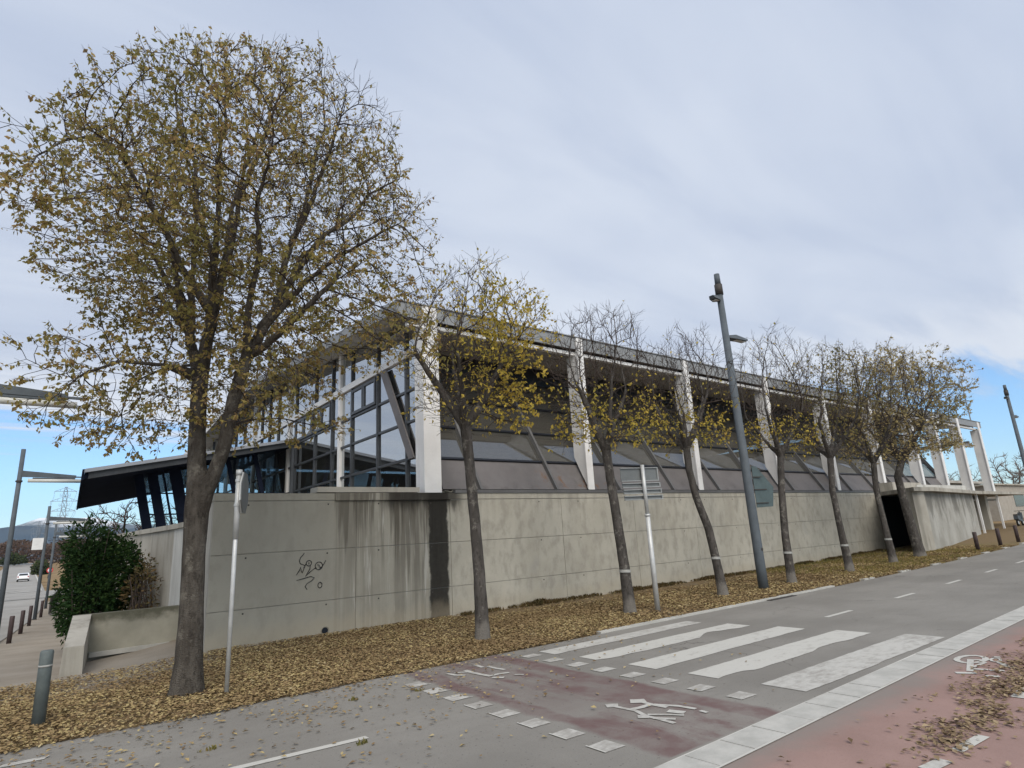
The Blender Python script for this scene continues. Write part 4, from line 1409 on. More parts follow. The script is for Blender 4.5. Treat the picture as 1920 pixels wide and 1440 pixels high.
def big_leaf(p, rr):
    n_ = noise.noise(p*0.55+Vector((3, 1, 7)))
    lat = p.x*LATX+p.y*LATY
    k = 0.95+1.5*n_
    if p.z > 10.4:
        k -= 0.55*(p.z-10.4)
    if p.z < 6.2:
        k += 0.55
    if lat > 1.2 and p.z > 6.6:
        k -= 0.28
    if lat < -1.0:
        k += 0.30
    return max(0.06, k)
make_tree('hackberry_tree', 'big tall tree with forked trunk and wide half-bare yellowing crown in front', (1.94, 10.82, 0.0), big_skel, attr, 0.14, 1.3, 0.22, 3, big_leaf, 'leaf_big', 'bark_big', 0.80, 0.36, 4.6, 0.073, r_tip=0.0055, expo=2.2, center=(0, 0, 6.4))

# --- the row along the wall
def row_tree(label, loc, trunk, rx, ztop, zmid, fork, seed, leaf, leaf_mat, n_attr, leaf_per, lean=0.0, twig_n=0.9, crown_c=(0, 0), base_r=0.16, ls=0.10, bands=False, dn=None):
    rr = random.Random(seed)
    pts = [((0, 0, -0.1), base_r*1.2), ((0, 0, 0.25), base_r)]
    for la, dp, z, r_ in trunk:
        pts.append((LD(la, dp, z), r_))
    fx, fy, fz = LD(trunk[-1][0], trunk[-1][1], trunk[-1][2])
    sk = [('fork', None, pts)]
    nb = rr.choice((4, 5))
    a0 = rr.uniform(0, 6.28)
    for i in range(nb):
        a = a0+6.283*i/nb+rr.uniform(-0.3, 0.3)
        o1, o2 = rr.uniform(0.28, 0.45)*rx/1.8, rr.uniform(0.75, 1.0)*rx/1.8
        r1 = trunk[-1][3]*rr.uniform(0.5, 0.7)
        sk.append(('b%d' % i, 'fork', [((fx+math.cos(a)*o1, fy+math.sin(a)*o1, fz+0.45+rr.uniform(0, 0.2)), r1), ((fx+math.cos(a)*o2, fy+math.sin(a)*o2, fz+1.2+rr.uniform(0, 0.5)), r1*0.6)]))
    c = LD(crown_c[0], crown_c[1], zmid)
    at = crown_points(int(n_attr*2.3), seed+5, c, rx, ztop-zmid, (zmid-fork) if dn is None else dn, 0.4)
    at += [q for q in crown_points(int(n_attr*0.5), seed+15, (c[0], c[1], fork+0.5), rx*0.85, 0.7, 0.7, 0.2)]
    return make_tree('hackberry_tree', label, loc, sk, at, 0.16, 1.3, 0.23, seed, leaf, leaf_mat, 'bark_small', twig_n, 0.40, leaf_per, ls, 'hackberry trees in a row along the wall', 0.0066, 2.2, (fx, fy, fork), bands=bands)

row_tree('second tree of the row with thick golden leaves, before the corner column', (7.33, 10.85, 0.0),
         [(-0.02, 0, 1.2, 0.125), (-0.08, 0, 2.6, 0.115), (-0.16, 0, 3.9, 0.115), (-0.20, 0, 4.45, 0.13)], 1.95, 8.55, 6.35, 4.5, 21,
         lambda p, rr: max(0.05, 0.25+2.6*ss(-0.6, 0.9, p.x*LATX+p.y*LATY)*ss(7.6, 6.4, p.z)*(0.6+1.1*max(-0.4, noise.noise(p*0.9)))+(0.22 if p.z > 7 and p.x*LATX+p.y*LATY > 0.2 else 0)), 'leaf_gold', 620, 3.0, ls=0.088, base_r=0.15)
row_tree('bare-topped tree with a few gold leaves low down, beside the white signpost', (11.8, 10.89, 0.0),
         [(-0.04, 0, 1.2, 0.13), (-0.12, 0, 2.5, 0.12), (-0.20, 0, 3.7, 0.115), (-0.22, 0, 4.1, 0.125)], 1.75, 8.4, 6.2, 4.2, 31,
         lambda p, rr: 1.5 if p.z < 5.1 else (0.45 if p.z < 5.8 else 0.02), 'leaf_gold', 560, 2.0, ls=0.092, base_r=0.15, bands=1.1, crown_c=(-0.25, 0))
row_tree('crooked tree with bent trunk and bare twigs, just left of the tall lamp post', (15.97, 11.04, 0.0),
         [(-0.06, 0, 0.9, 0.125), (-0.16, 0, 1.9, 0.12), (-0.42, 0, 2.9, 0.11), (-0.52, 0, 3.7, 0.105), (-0.52, 0, 4.35, 0.115)], 1.65, 8.5, 6.3, 4.4, 41,
         lambda p, rr: 1.3 if p.z < 5.4 else (0.3 if p.z < 6.2 else 0.03), 'leaf_gold', 520, 2.0, ls=0.092, base_r=0.15, bands=1.0, crown_c=(-0.35, 0))
row_tree('slim bare tree with brown-gold lower leaves, just right of the tall lamp post', (19.9, 11.05, 0.02),
         [(0.02, 0, 1.5, 0.125), (0.15, 0, 3.0, 0.115), (0.30, 0, 4.2, 0.115)], 1.75, 8.9, 6.6, 4.3, 51,
         lambda p, rr: 1.1 if p.z < 5.4 else 0.05, 'leaf_gold', 500, 2.0, ls=0.092, base_r=0.15, bands=1.0, crown_c=(0.4, 0))
row_tree('olive leaved tree fifth in the row from the big tree, before the fourth white column', (24.2, 11.1, 0.04),
         [(-0.06, 0, 1.5, 0.12), (-0.10, 0, 3.0, 0.11), (0.05, 0, 4.3, 0.12)], 2.1, 9.4, 6.8, 4.4, 61,
         lambda p, rr: max(0.05, 0.55+1.2*noise.noise(p*0.7))*(0.45 if p.z > 8.3 else 1), 'leaf_olive', 520, 1.6, ls=0.11, base_r=0.16, bands=1.0, crown_c=(0.6, 0), twig_n=1.0)
row_tree('dense pale-topped tree with straight trunk beside the dark gate', (28.3, 11.15, 0.08),
         [(-0.06, 0, 1.5, 0.12), (-0.12, 0, 3.0, 0.11), (0.0, 0, 4.2, 0.12)], 2.5, 9.8, 6.9, 4.2, 71,
         lambda p, rr: max(0.08, 0.55+1.2*noise.noise(p*0.6)), 'leaf_pale', 560, 1.9, ls=0.12, base_r=0.16, bands=1.0, crown_c=(0.9, 0), twig_n=1.1)
row_tree('last tree of the row, thick leaning trunk and round pale gold crown', (31.6, 11.3, 0.12),
         [(-0.10, 0, 1.2, 0.20), (-0.20, 0, 2.6, 0.17), (-0.25, 0, 3.6, 0.16), (0.1, 0, 4.4, 0.15)], 2.7, 10.2, 7.25, 4.6, 81,
         lambda p, rr: max(0.10, 0.62+1.2*noise.noise(p*0.5)+(0.5 if p.x*LATX+p.y*LATY > 1.6 else 0)), 'leaf_pale', 640, 2.6, ls=0.12, base_r=0.24, crown_c=(1.15, 0), dn=2.2, twig_n=1.1)

# ------------------------------------------------------------------ street furniture
def lamp(loc, label, h=10.6):
    x, y, z = loc
    t = thing('street_lamp', label, 'street lamp', loc, 'tall street lamps along the road')
    MB().tube([(x, y, z-0.1), (x, y, z+0.9), (x, y, z+h-0.45)], [0.155, 0.15, 0.105], 20).build('pole', 'lamp_paint', t, True)
    MB().cyl(x, y, z+h-0.78, z+h-0.40, 0.135, 0.135).build('collar', 'iron', t, True)
    MB().cyl(x, y, z+h-0.395, z+h, 0.105, 0.095).build('cap', 'lamp_paint', t, True)
    b = MB()
    for s_, l_, zz2 in ((1, 1.12, z+h-2.30), (-1, 0.42, z+h-0.98)):
        b = MB()
        b.add([(x+s_*0.10, y-0.07, zz2-0.06), (x+s_*(0.35*l_+0.1), y-0.15, zz2-0.07), (x+s_*(l_+0.05), y-0.12, zz2-0.03), (x+s_*(l_+0.05), y+0.12, zz2-0.03), (x+s_*(0.35*l_+0.1), y+0.15, zz2-0.07), (x+s_*0.10, y+0.07, zz2-0.06),
               (x+s_*0.10, y-0.05, zz2+0.03), (x+s_*(0.35*l_+0.1), y-0.10, zz2+0.10), (x+s_*(l_+0.12), y-0.08, zz2+0.06), (x+s_*(l_+0.12), y+0.08, zz2+0.06), (x+s_*(0.35*l_+0.1), y+0.10, zz2+0.10), (x+s_*0.10, y+0.05, zz2+0.03)],
              [(5, 4, 3, 2, 1, 0), (6, 7, 8, 9, 10, 11)]+[(i, (i+1) % 6, 6+(i+1) % 6, 6+i) for i in range(6)])
        lh = b.build('lamp_head', 'lamp_paint', t)
        MB().box(min(x+s_*0.45*l_, x+s_*0.95*l_), max(x+s_*0.45*l_, x+s_*0.95*l_), y-0.09, y+0.09, zz2-0.078, zz2-0.066).build('lens', 'lamp_glass', lh)
    MB().tube([(x, y-0.155, z+1.2), (x, y-0.13, z+1.2)], 0.05, 8).build('hatch_bolt', 'iron', t)
    return t
lamp((17.95, 10.92, 0.0), 'tall grey tapered lamp post standing before the wall, sign plate on it')
lamp((54.6, 11.7, g(54.6, 11.7)), 'tall grey lamp post at the right edge of the photo', 10.2)

def arm_lamp(loc, label, h=6.9, az=5.9):
    x, y, z = loc
    t = thing('pavement_lamp', label, 'street lamp', loc, 'arm lamps along the side road')
    MB().cyl(x, y, z-0.1, z+h, 0.09, 0.075).build('pole', 'lamp_paint', t, True)
    b = MB()
    b.prism([(x+0.06, y-0.05, z+az+0.02), (x+1.78, y-0.05, z+az), (x+1.78, y-0.05, z+az+0.10), (x+0.06, y-0.05, z+az+0.26)], (0, 0.10, 0))
    b.build('arm', 'lamp_paint', t)
    MB().box(x+1.785, x+2.15, y-0.03, y+0.03, z+az+0.01, z+az+0.06).build('arm_tip', 'lamp_paint', t)
    b = MB()
    b.tube([(x+0.26, y, z+az-0.12), (x+1.95, y, z+az-0.12)], 0.075, 10)
    b.build('tube_light', 'lamp_glass', t, True)
    b = MB().box(x+0.4, x+1.75, y-0.05, y+0.05, z+az-0.05, z+az-0.004)
    b.build('tube_mount', 'lamp_paint', t)
    MB().cyl(x, y, z+az-0.18, z+az-0.12, 0.11, 0.11).build('clamp_ring', 'iron', t)
    return t
lz = lambda y: interp(y, LEFT)
arm_lamp((-1.70, 15.5, lz(15.5)), 'nearest arm lamp whose long tube light enters at the left edge', 6.9, 5.52)
arm_lamp((-1.02, 30.0, lz(30)), 'grey arm lamp with tube light left of the canopy, full height in view', 7.1, 6.0)
arm_lamp((0.05, 44.5, lz(44.5)), 'arm lamp carrying a white board, between the low bollards', 6.2, 5.35)
arm_lamp((0.62, 59.0, lz(59)), 'farthest arm lamp with its arm behind the dark bush', 6.2, 5.3)
b = MB().box(-0.52, -0.02, 44.38, 44.42, 2.75, 3.40)
tag(b.build('sign_board', 'sign_white'), 'white rectangular board fixed to the third arm lamp', 'sign')

def bollard(loc, label, r_, h, mat, ringed, group):
    x, y, z = loc
    t = thing('bollard', label, 'bollard', loc, group)
    MB().tube([(x, y, z-0.1), (x, y, z+h-0.02), (x, y, z+h)], [r_, r_, r_*0.86], 18).build('post', mat, t, True)
    if ringed:
        MB().cyl(x, y, z+h-0.20, z+h-0.175, r_+0.003, r_+0.003, 18).build('ring', 'stake_band', t, True)
    return t
bollard((0.19, 10.48, 0.0), 'grey green steel bollard with pale ring in the leaves at lower left', 0.075, 0.89, 'bollard_green', True, 'bollards')
for (x, y), lb in zip(((-0.62, 29.6), (-0.38, 34.2), (-0.15, 39.2), (0.32, 46.5)), ('nearest dark bollard of the row along the side road', 'second dark bollard of the row along the side road', 'third dark bollard of the row, left of a lamp pole', 'last dark bollard of the row, right of a lamp pole')):
    bollard((x, y, lz(y)), lb, 0.075, 0.92, 'bollard_brown', False, 'dark bollards along the side road')
for (x, y), lb in zip(((35.2, 10.1), (38.3, 10.0), (41.2, 9.95)), ('rusty bollard nearest the wing wall at the far right', 'middle rusty bollard of three at the far right', 'rightmost rusty bollard at the edge of the photo')):
    bollard((x, y, g(x, y)), lb, 0.085, 0.85, 'bollard_brown', False, 'rusty bollards before the wing')

# stop sign seen from behind
st_ = thing('stop_sign', 'back of an octagonal stop sign on a pale pole beside the big tree', 'sign', (2.36, 10.22, 0))
MB().cyl(2.36, 10.22, -0.1, 3.18, 0.032, 0.032, 14).build('pole', 'galvanised', st_, True)
MB().cyl(2.36, 10.22, 3.184, 3.27, 0.048, 0.048, 14).build('pole_cap', 'galvanised', st_, True)
MB().cyl(2.36, 10.22, 2.20, 3.182, 0.042, 0.042, 14).build('sleeve', 'galvanised', st_, True)
wd = Vector((0.225, 0.974, 0)).normalized()
wd = (Matrix.Rotation(R(-10), 4, 'Z') @ wd)
nd = Vector((wd.y, -wd.x, 0))
cs = Vector((2.36, 10.22, 2.91))+nd*0.075+wd*0.10
def octo(r_, n=8):
    return [cs+wd*(r_*math.cos(R(22.5+45*i)))+Vector((0, 0, r_*math.sin(R(22.5+45*i)))) for i in range(n)]
MB().prism(octo(0.34), nd*0.012).build('plate', 'sign_back', st_)
b = MB()
o1, o2 = octo(0.345), octo(0.325)
for i in range(8):
    j = (i+1) % 8
    b.prism([o1[i]-nd*0.02, o1[j]-nd*0.02, o2[j]-nd*0.02, o2[i]-nd*0.02], nd*0.019)
b.build('rim', 'galvanised', st_)
for z in (2.72, 3.10):
    b = MB()
    b.cyl(2.36, 10.22, z-0.02, z+0.02, 0.052, 0.052, 12)
    b.bar(Vector((2.36, 10.22, z)), Vector((2.36, 10.22, z))+nd*0.07, 0.03, 0.03)
    b.build('clamp', 'galvanised', st_)

# direction signs seen from behind
ds = thing('direction_signpost', 'pale steel post with four stacked direction boards seen from behind', 'sign', (12.43, 10.54, 0))
MB().cyl(12.43, 10.54, -0.1, 2.38, 0.068, 0.060, 16).build('pole', 'galvanised', ds, True)
MB().cyl(12.43, 10.54, 2.384, 3.66, 0.050, 0.050, 16).build('pole_top', 'galvanised', ds, True)
MB().cyl(12.43, 10.54, 2.33, 2.381, 0.074, 0.074, 16).build('collar', 'galvanised', ds, True)
dd = Vector((0.93, -0.36, 0.0)).normalized()
dn_ = Vector((-dd.y, dd.x, 0))*(-1)
for za, zb, l0, l1 in ((3.24, 3.60, -0.62, 0.46), (3.07, 3.20, -0.60, 0.49), (2.91, 3.03, -0.58, 0.51), (2.75, 2.87, -0.57, 0.53)):
    c0 = Vector((12.43, 10.54, 0))-dn_*0.075
    a, e = c0+dd*l0, c0+dd*l1
    b = MB()
    b.prism([(a.x, a.y, za), (e.x, e.y, za), (e.x, e.y, zb), (a.x, a.y, zb)], -dn_*0.012)
    pn = b.build('board', 'sign_back', ds)
    b = MB()
    for z in (za+0.012, zb-0.012):
        b.bar(Vector((a.x, a.y, z))+dn_*0.02, Vector((e.x, e.y, z))+dn_*0.02, 0.036, 0.022)
    b.bar(Vector((e.x, e.y, za))+dn_*0.016, Vector((e.x, e.y, zb))+dn_*0.016, 0.03, 0.03, dd)
    b.build('board_rim', 'board_rim', pn)
# plate on the lamp post
b = MB()
b.prism([(18.08, 10.80, 2.48), (18.80, 10.66, 2.50), (18.92, 10.62, 3.12), (18.30, 10.76, 3.80), (18.10, 10.80, 3.80)], (0.01, 0.02, 0))
lp = b.build('lamp_sign_plate', 'sign_back_green')
tag(lp, 'grey green five-sided sign plate seen from behind on the tall lamp post', 'sign')
for z in (2.62, 3.05, 3.45):
    MB().bar((18.06, 10.79, z), (18.60 if z < 3.4 else 18.40, 10.69, z), 0.03, 0.03).build('bracket', 'iron', lp)

# thin aerial mast on the hall roof end
am = thing('aerial_mast', 'thin aerial mast above the portico roof at right', 'mast', (60.0, 15.6, 3.4))
MB().cyl(60.0, 15.6, 3.4, 12.6, 0.06, 0.04, 8).build('rod', 'steel_far', am)
MB().box(59.92, 60.08, 15.5, 15.7, 11.2, 11.55).build('box', 'steel_far', am)

# scooter parked beneath the wing, right edge
sc_ = thing('scooter', 'dark scooter parked under the flat slab at the right edge', 'scooter', (60.5, 14.2, g(60.5, 14.2)))
sx0, sy0, sz0 = 60.5, 14.2, g(60.5, 14.2)
def wheel(x, y, z, r_, par_, ax=(0, 1, 0), w=0.1):
    a = Vector((x, y, z))-Vector(ax)*w/2
    tyre = MB().tube([a, a+Vector(ax)*w], r_, 16).build('wheel', 'rubber', par_, True)
    a2 = Vector((x, y, z))-Vector(ax)*(w/2+0.01)
    MB().tube([a2, a2+Vector(ax)*(w+0.02)], r_*0.55, 12).build('rim', 'galvanised', tyre)
wheel(sx0-0.62, sy0, sz0+0.25, 0.25, sc_)
wheel(sx0+0.62, sy0, sz0+0.25, 0.25, sc_)
b = MB()
b.prism([(sx0-0.85, sy0-0.14, sz0+0.5), (sx0-0.2, sy0-0.14, sz0+0.35), (sx0+0.3, sy0-0.14, sz0+0.30), (sx0+0.5, sy0-0.14, sz0+0.55), (sx0+0.42, sy0-0.14, sz0+1.0), (sx0+0.25, sy0-0.14, sz0+0.5), (sx0-0.1, sy0-0.14, sz0+0.5), (sx0-0.2, sy0-0.14, sz0+0.75), (sx0-0.85, sy0-0.14, sz0+0.78)], (0, 0.28, 0))
b.build('body', 'lamp_paint', sc_)
MB().box(sx0-0.85, sx0-0.15, sy0-0.13, sy0+0.13, sz0+0.785, sz0+0.88).build('seat', 'rubber', sc_)
MB().tube([(sx0+0.60, sy0, sz0+0.3), (sx0+0.38, sy0, sz0+1.1)], 0.03, 8).build('fork', 'iron', sc_)
MB().tube([(sx0+0.36, sy0-0.32, sz0+1.12), (sx0+0.38, sy0+0.32, sz0+1.12)], 0.02, 8).build('handlebar', 'iron', sc_)

# ------------------------------------------------------------------ bushes at the left wall
def bush(name, label, loc, blobs, n, mat, size, seed, stems):
    rr = random.Random(seed)
    t = thing(name, label, 'bush', loc)
    bs, bl = MB(), MB()
    tot = sum(q[3]*q[3]*q[4] for q in blobs)
    for (cx, cy, cz, rx, rz) in blobs:
        k = int(n*rx*rx*rz/tot)
        for _ in range(k):
            u_ = Vector((rr.gauss(0, 1), rr.gauss(0, 1), rr.gauss(0, 1))).normalized()
            q = (0.62+0.42*rr.random()**0.6)*(0.85+0.38*noise.noise(u_*2.3+Vector((cx, cy, seed))))
            p = Vector((cx+u_.x*rx*q, cy+u_.y*rx*q, cz+u_.z*rz*q))
            d = u_*0.7+Vector((rr.uniform(-1, 1), rr.uniform(-1, 1), rr.uniform(-1, 0.8)))*0.8
            s_ = size*rr.uniform(0.6, 1.3)
            leaf_add(bl, p, d, s_, s_*0.42, rr, 0.15)
        for _ in range(stems):
            a = Vector((loc[0]+rr.uniform(-0.4, 0.4), loc[1]+rr.uniform(-0.4, 0.4), loc[2]-0.1))
            e = Vector((cx+rr.uniform(-0.7, 0.7)*rx, cy+rr.uniform(-0.7, 0.7)*rx, cz+rr.uniform(0, 0.9)*rz))
            bs.tube([a, a.lerp(e, 0.5)+Vector((rr.uniform(-0.1, 0.1), rr.uniform(-0.1, 0.1), 0.1)), e], [0.03, 0.02, 0.006], 4, False)
    bs.build('stems', 'twig', t)
    bl.build('foliage', mat, t)
    return t
bush('laurel_bush', 'tall dense dark green bush behind the low planter wall', (1.2, 20.6, -0.4), [(1.15, 20.3, 0.75, 0.66, 1.05), (1.5, 21.0, 1.5, 0.85, 1.3), (1.0, 20.9, 2.3, 0.62, 0.85), (1.85, 21.4, 1.4, 0.72, 1.2), (1.15, 20.7, 1.5, 0.70, 1.2), (0.95, 21.8, 0.9, 0.62, 1.2)], 15000, 'leaf_bush', 0.13, 3, 5)
bush('dry_shrub', 'sparse brownish shrub with bare stems between dark bush and side wall', (2.25, 20.0, -0.3), [(2.25, 20.2, 1.0, 0.45, 0.9), (2.35, 21.0, 1.6, 0.40, 0.6)], 900, 'leaf_brown', 0.11, 8, 14)

# ------------------------------------------------------------------ fallen leaves
def litter(name, label, n, region, dens, mat, size, seed, zoff=0.012):
    rr = random.Random(seed)
    b = MB()
    k = 0
    guard = 0
    while k < n and guard < n*30:
        guard += 1
        x, y = region(rr)
        if rr.random() > dens(x, y):
            continue
        z = g(x, y)+zoff+rr.random()*0.025
        a = rr.uniform(0, 6.283)
        tl = Vector((rr.uniform(-0.35, 0.35), rr.uniform(-0.35, 0.35), 1)).normalized()
        d = Vector((math.cos(a), math.sin(a), 0))
        d = (d-tl*d.dot(tl)).normalized()
        s_ = tl.cross(d)
        L_ = size*rr.uniform(0.65, 1.3)
        W_ = L_*rr.uniform(0.5, 0.72)
        p = Vector((x, y, z))
        o = len(b.v)
        cu = rr.uniform(0.05, 0.30)*W_
        b.v += [tuple(p-d*L_*0.5), tuple(p+s_*W_*0.5+tl*cu), tuple(p+d*L_*0.5), tuple(p-s_*W_*0.5+tl*cu)]
        b.f += [(o, o+1, o+2), (o, o+2, o+3)]
        k += 1
    ob = b.build(name, mat)
    return tag(ob, label, 'leaves', kind='stuff')
def dens_main(x, y):
    if not (x > 2.9 and y > 14.86):
        e = 9.44+0.10*noise.noise(Vector((x*1.3, 0, 0))) if 9.2 < x < 19.2 else 9.33+0.10*noise.noise(Vector((x*1.3, 0, 0))) if x > 5 else 9.25+0.25*noise.noise(Vector((x*0.8, 3, 0)))
        nn = 0.5+0.5*noise.noise(Vector((x*0.45, y*0.45, 1)))+0.35*noise.noise(Vector((x*1.7, y*1.7, 5)))
        if y < e:
            return 0.0
        k = 0.18+1.15*nn
        if x > 9 and y > 12.9:
            k *= max(0.05, 1.0-(y-12.9)*0.75+0.5*(nn-0.5))
        elif x > 3 and y > 13.6:
            k *= 0.5+0.3*nn
        if x < 3 and y > 12.0:
            k *= max(0.0, 1-(y-12.0-1.3*nn)/2.4)
        if x > 24:
            k *= 0.8
        return k
    return 0.0
litter('leaf_litter', 'carpet of fallen yellow and brown leaves under the trees by the wall', 75000, lambda rr: (rr.uniform(-2.5, 11.5), rr.uniform(9.0, 15.8)), dens_main, 'leaf_litter', 0.060, 1)
litter('leaf_litter', 'fallen brown leaves along the farther stretch of wall and trees', 36000, lambda rr: (11.5+27*rr.random()**1.25, rr.uniform(9.3, 14.86)), dens_main, 'leaf_litter', 0.08, 2)
def dens_edge(x, y):
    nn = 0.5+0.5*noise.noise(Vector((x*0.9, y*0.9, 9)))
    band = math.exp(-((y-(8.15 if x < 3.2 else 9.2))/0.28)**2)*(1 if x < 3.4 else 0.3)
    return max(0, (0.12*ss(4.0, 9.3, y)+0.45*band*ss(0.35, 0.75, nn)+0.22*ss(8.4, 9.3, y)*nn)*(1-0.75*ss(4.0, 7.5, x)))
litter('stray_leaves', 'stray fallen leaves scattered thinly over the near asphalt', 1300, lambda rr: (rr.uniform(-2, 9), rr.uniform(4.0, 9.35)), dens_edge, 'leaf_litter', 0.06, 3)
def dens_red(x, y):
    c_ = 2.45+0.03*(x-6)+0.25*noise.noise(Vector((x*0.9, 2, 0)))
    nn = 0.5+0.5*noise.noise(Vector((x*1.6, y*1.6, 4)))
    w = 0.22+0.16*ss(7, 10, x)
    return max(0, math.exp(-((y-c_)/w)**2)*ss(0.25, 0.6, nn)*ss(5.2, 7.2, x)+0.012)
litter('leaf_drift', 'brown leaf drift lying across the red cycle track markings', 5600, lambda rr: (rr.uniform(4.5, 20), rr.uniform(0.5, 3.3)), dens_red, 'leaf_litter_brown', 0.062, 4)

# weeds at the foot of the wall and thin grass by the gate
def tufts(name, label, n, place, mat, hgt, seed):
    rr = random.Random(seed)
    b = MB()
    for _ in range(n):
        x, y, k = place(rr)
        z = g(x, y)
        for q in range(rr.choice((3, 4, 5))):
            a = rr.uniform(0, 6.283)
            h_ = hgt*k*rr.uniform(0.5, 1.3)
            w = Vector((math.cos(a), math.sin(a), 0))
            r_ = Vector((-w.y, w.x, 0))*0.006*(1+k)
            p = Vector((x+rr.uniform(-0.03, 0.03), y+rr.uniform(-0.03, 0.03), z))
            m_ = p+w*h_*0.2+Vector((0, 0, h_*0.6))
            t_ = p+w*h_*0.6+Vector((0, 0, h_))
            o = len(b.v)
            b.v += [tuple(p-r_), tuple(p+r_), tuple(m_+r_*0.8), tuple(m_-r_*0.8), tuple(t_)]
            b.f += [(o, o+1, o+2, o+3), (o+3, o+2, o+4)]
    return tag(b.build(name, mat), label, 'weeds', kind='stuff')
def foot(rr):
    while True:
        x = 9.3+27*rr.random()
        nn = noise.noise(Vector((x*0.7, 8, 0)))+0.5*noise.noise(Vector((x*3, 2, 0)))
        if nn > rr.uniform(-0.5, 0.5):
            return x, 14.87-0.30*rr.random()**2, 0.6+0.7*max(0, nn)
tufts('wall_weeds', 'dry dark weeds along the foot of the long concrete wall', 2600, foot, 'leaf_brown', 0.13, 31)
def gate_grass(rr):
    while True:
        x, y = rr.uniform(23, 37), rr.uniform(9.6, 14.7)
        if noise.noise(Vector((x*0.5, y*0.5, 3))) > rr.uniform(-0.4, 0.4):
            return x, y, rr.uniform(0.5, 1.0)
tufts('thin_grass', 'thin yellowish grass on the strip before the dark gate', 3800, gate_grass, 'leaf_olive', 0.09, 32)
tufts('road_weeds', 'few small green weeds in the asphalt edge before the litter', 18, lambda rr: rr.choice(((3.55+rr.uniform(-.08, .08), 8.35, 1), (2.85+rr.uniform(-.06, .06), 6.55, 1), (4.35+rr.uniform(-.1, .1), 8.1, 0.8), (1.6+rr.uniform(-.1, .1), 7.6, 0.8))), 'leaf_olive', 0.045, 33)

# ------------------------------------------------------------------ far left: car, signs, pylons, woods, mountains
cx, cy = -2.35, 149.0
cz = g(cx, cy)+0.06
car = thing('parked_car', 'white hatchback on the far side road seen from behind', 'car', (cx, cy, cz))
prof = [(-2.05, 0.35), (-2.1, 0.62), (-2.0, 0.95), (-1.75, 1.08), (-1.35, 1.42), (-0.3, 1.50), (0.55, 1.42), (1.2, 1.0), (1.95, 0.85), (2.1, 0.55), (2.05, 0.30)]
b = MB()
def sec(wd_):
    return [(cx-wd_*(0.86 if z > 1.1 else 1.0), cy+y_, cz+z) for y_, z in prof], [(cx+wd_*(0.86 if z > 1.1 else 1.0), cy+y_, cz+z) for y_, z in prof]
a_, b_ = sec(0.88)
n_ = len(prof)
b.add(a_+b_, [tuple(range(n_)), tuple(range(2*n_-1, n_-1, -1))]+[(i, n_+i, n_+(i+1) % n_, (i+1) % n_) for i in range(n_)])
b.build('body', 'car_white', car)
b = MB()
b.prism([(cx-0.68, cy-1.79, cz+1.09), (cx+0.68, cy-1.79, cz+1.09), (cx+0.60, cy-1.40, cz+1.38), (cx-0.60, cy-1.40, cz+1.38)], (0, -0.015, 0.012))
b.build('rear_window', 'car_glass', car)
for s_ in (-1, 1):
    MB().box(cx+s_*0.74-0.10, cx+s_*0.74+0.10, cy-2.09, cy-2.03, cz+0.78, cz+0.98).build('tail_light', 'tail_red', car)
    for yy in (-1.3, 1.3):
        wheel(cx+s_*0.80, cy+yy, cz+0.31, 0.31, car, (1, 0, 0), 0.2)
MB().box(cx-0.8, cx+0.8, cy-2.13, cy-2.08, cz+0.28, cz+0.48).build('bumper', 'rubber', car)
ne = thing('no_entry_sign', 'small round red and white sign beside the far side road', 'sign', (1.2, 120, g(1.2, 120)))
zz0 = g(1.2, 120)
MB().cyl(1.2, 120, zz0, zz0+2.4, 0.04, 0.04, 8).build('pole', 'galvanised', ne)
MB().tube([(1.2, 119.9, zz0+2.2), (1.2, 119.94, zz0+2.2)], 0.42, 18).build('disc', 'sign_red', ne)
MB().tube([(1.2, 119.86, zz0+2.2), (1.2, 119.895, zz0+2.2)], 0.27, 18).build('inner_disc', 'sign_white', ne)
MB().box(1.0, 1.4, 119.9, 119.94, zz0+1.0, zz0+1.5).build('plate', 'iron', ne)
fe = thing('garden_fence', 'dark low fence running away beside the pavement beyond the bollards', 'fence', (0.9, 52, lz(52)))
for i in range(24):
    y0 = 48+1.2*i
    x0 = 0.72+0.036*(y0-48)
    MB().box(x0-0.03, x0+0.03, y0+0.02, y0+1.16, lz(y0)+0.05, lz(y0)+1.0).build('fence_panel', 'iron', fe)
blk_ = MB().box(1.75, 2.5, 74, 74.6, lz(74)+0.05, lz(74)+0.55)
bk = blk_.build('white_block', 'sign_white')
tag(bk, 'small white concrete block beyond the end of the dark fence', 'block')
rail = thing('guard_rail', 'pale guard rail across the top of the far side road', 'railing', (-8, 330, g(-8, 330)))
for i in range(12):
    x0 = -18+1.4*i
    MB().box(x0, x0+0.15, 330, 330.2, g(x0, 330)-0.2, g(x0, 330)+1.1).build('post', 'steel_far', rail)
MB().box(-18, -2, 329.9, 330, g(-8, 330)+0.6, g(-8, 330)+1.1).build('beam', 'steel_far', rail)

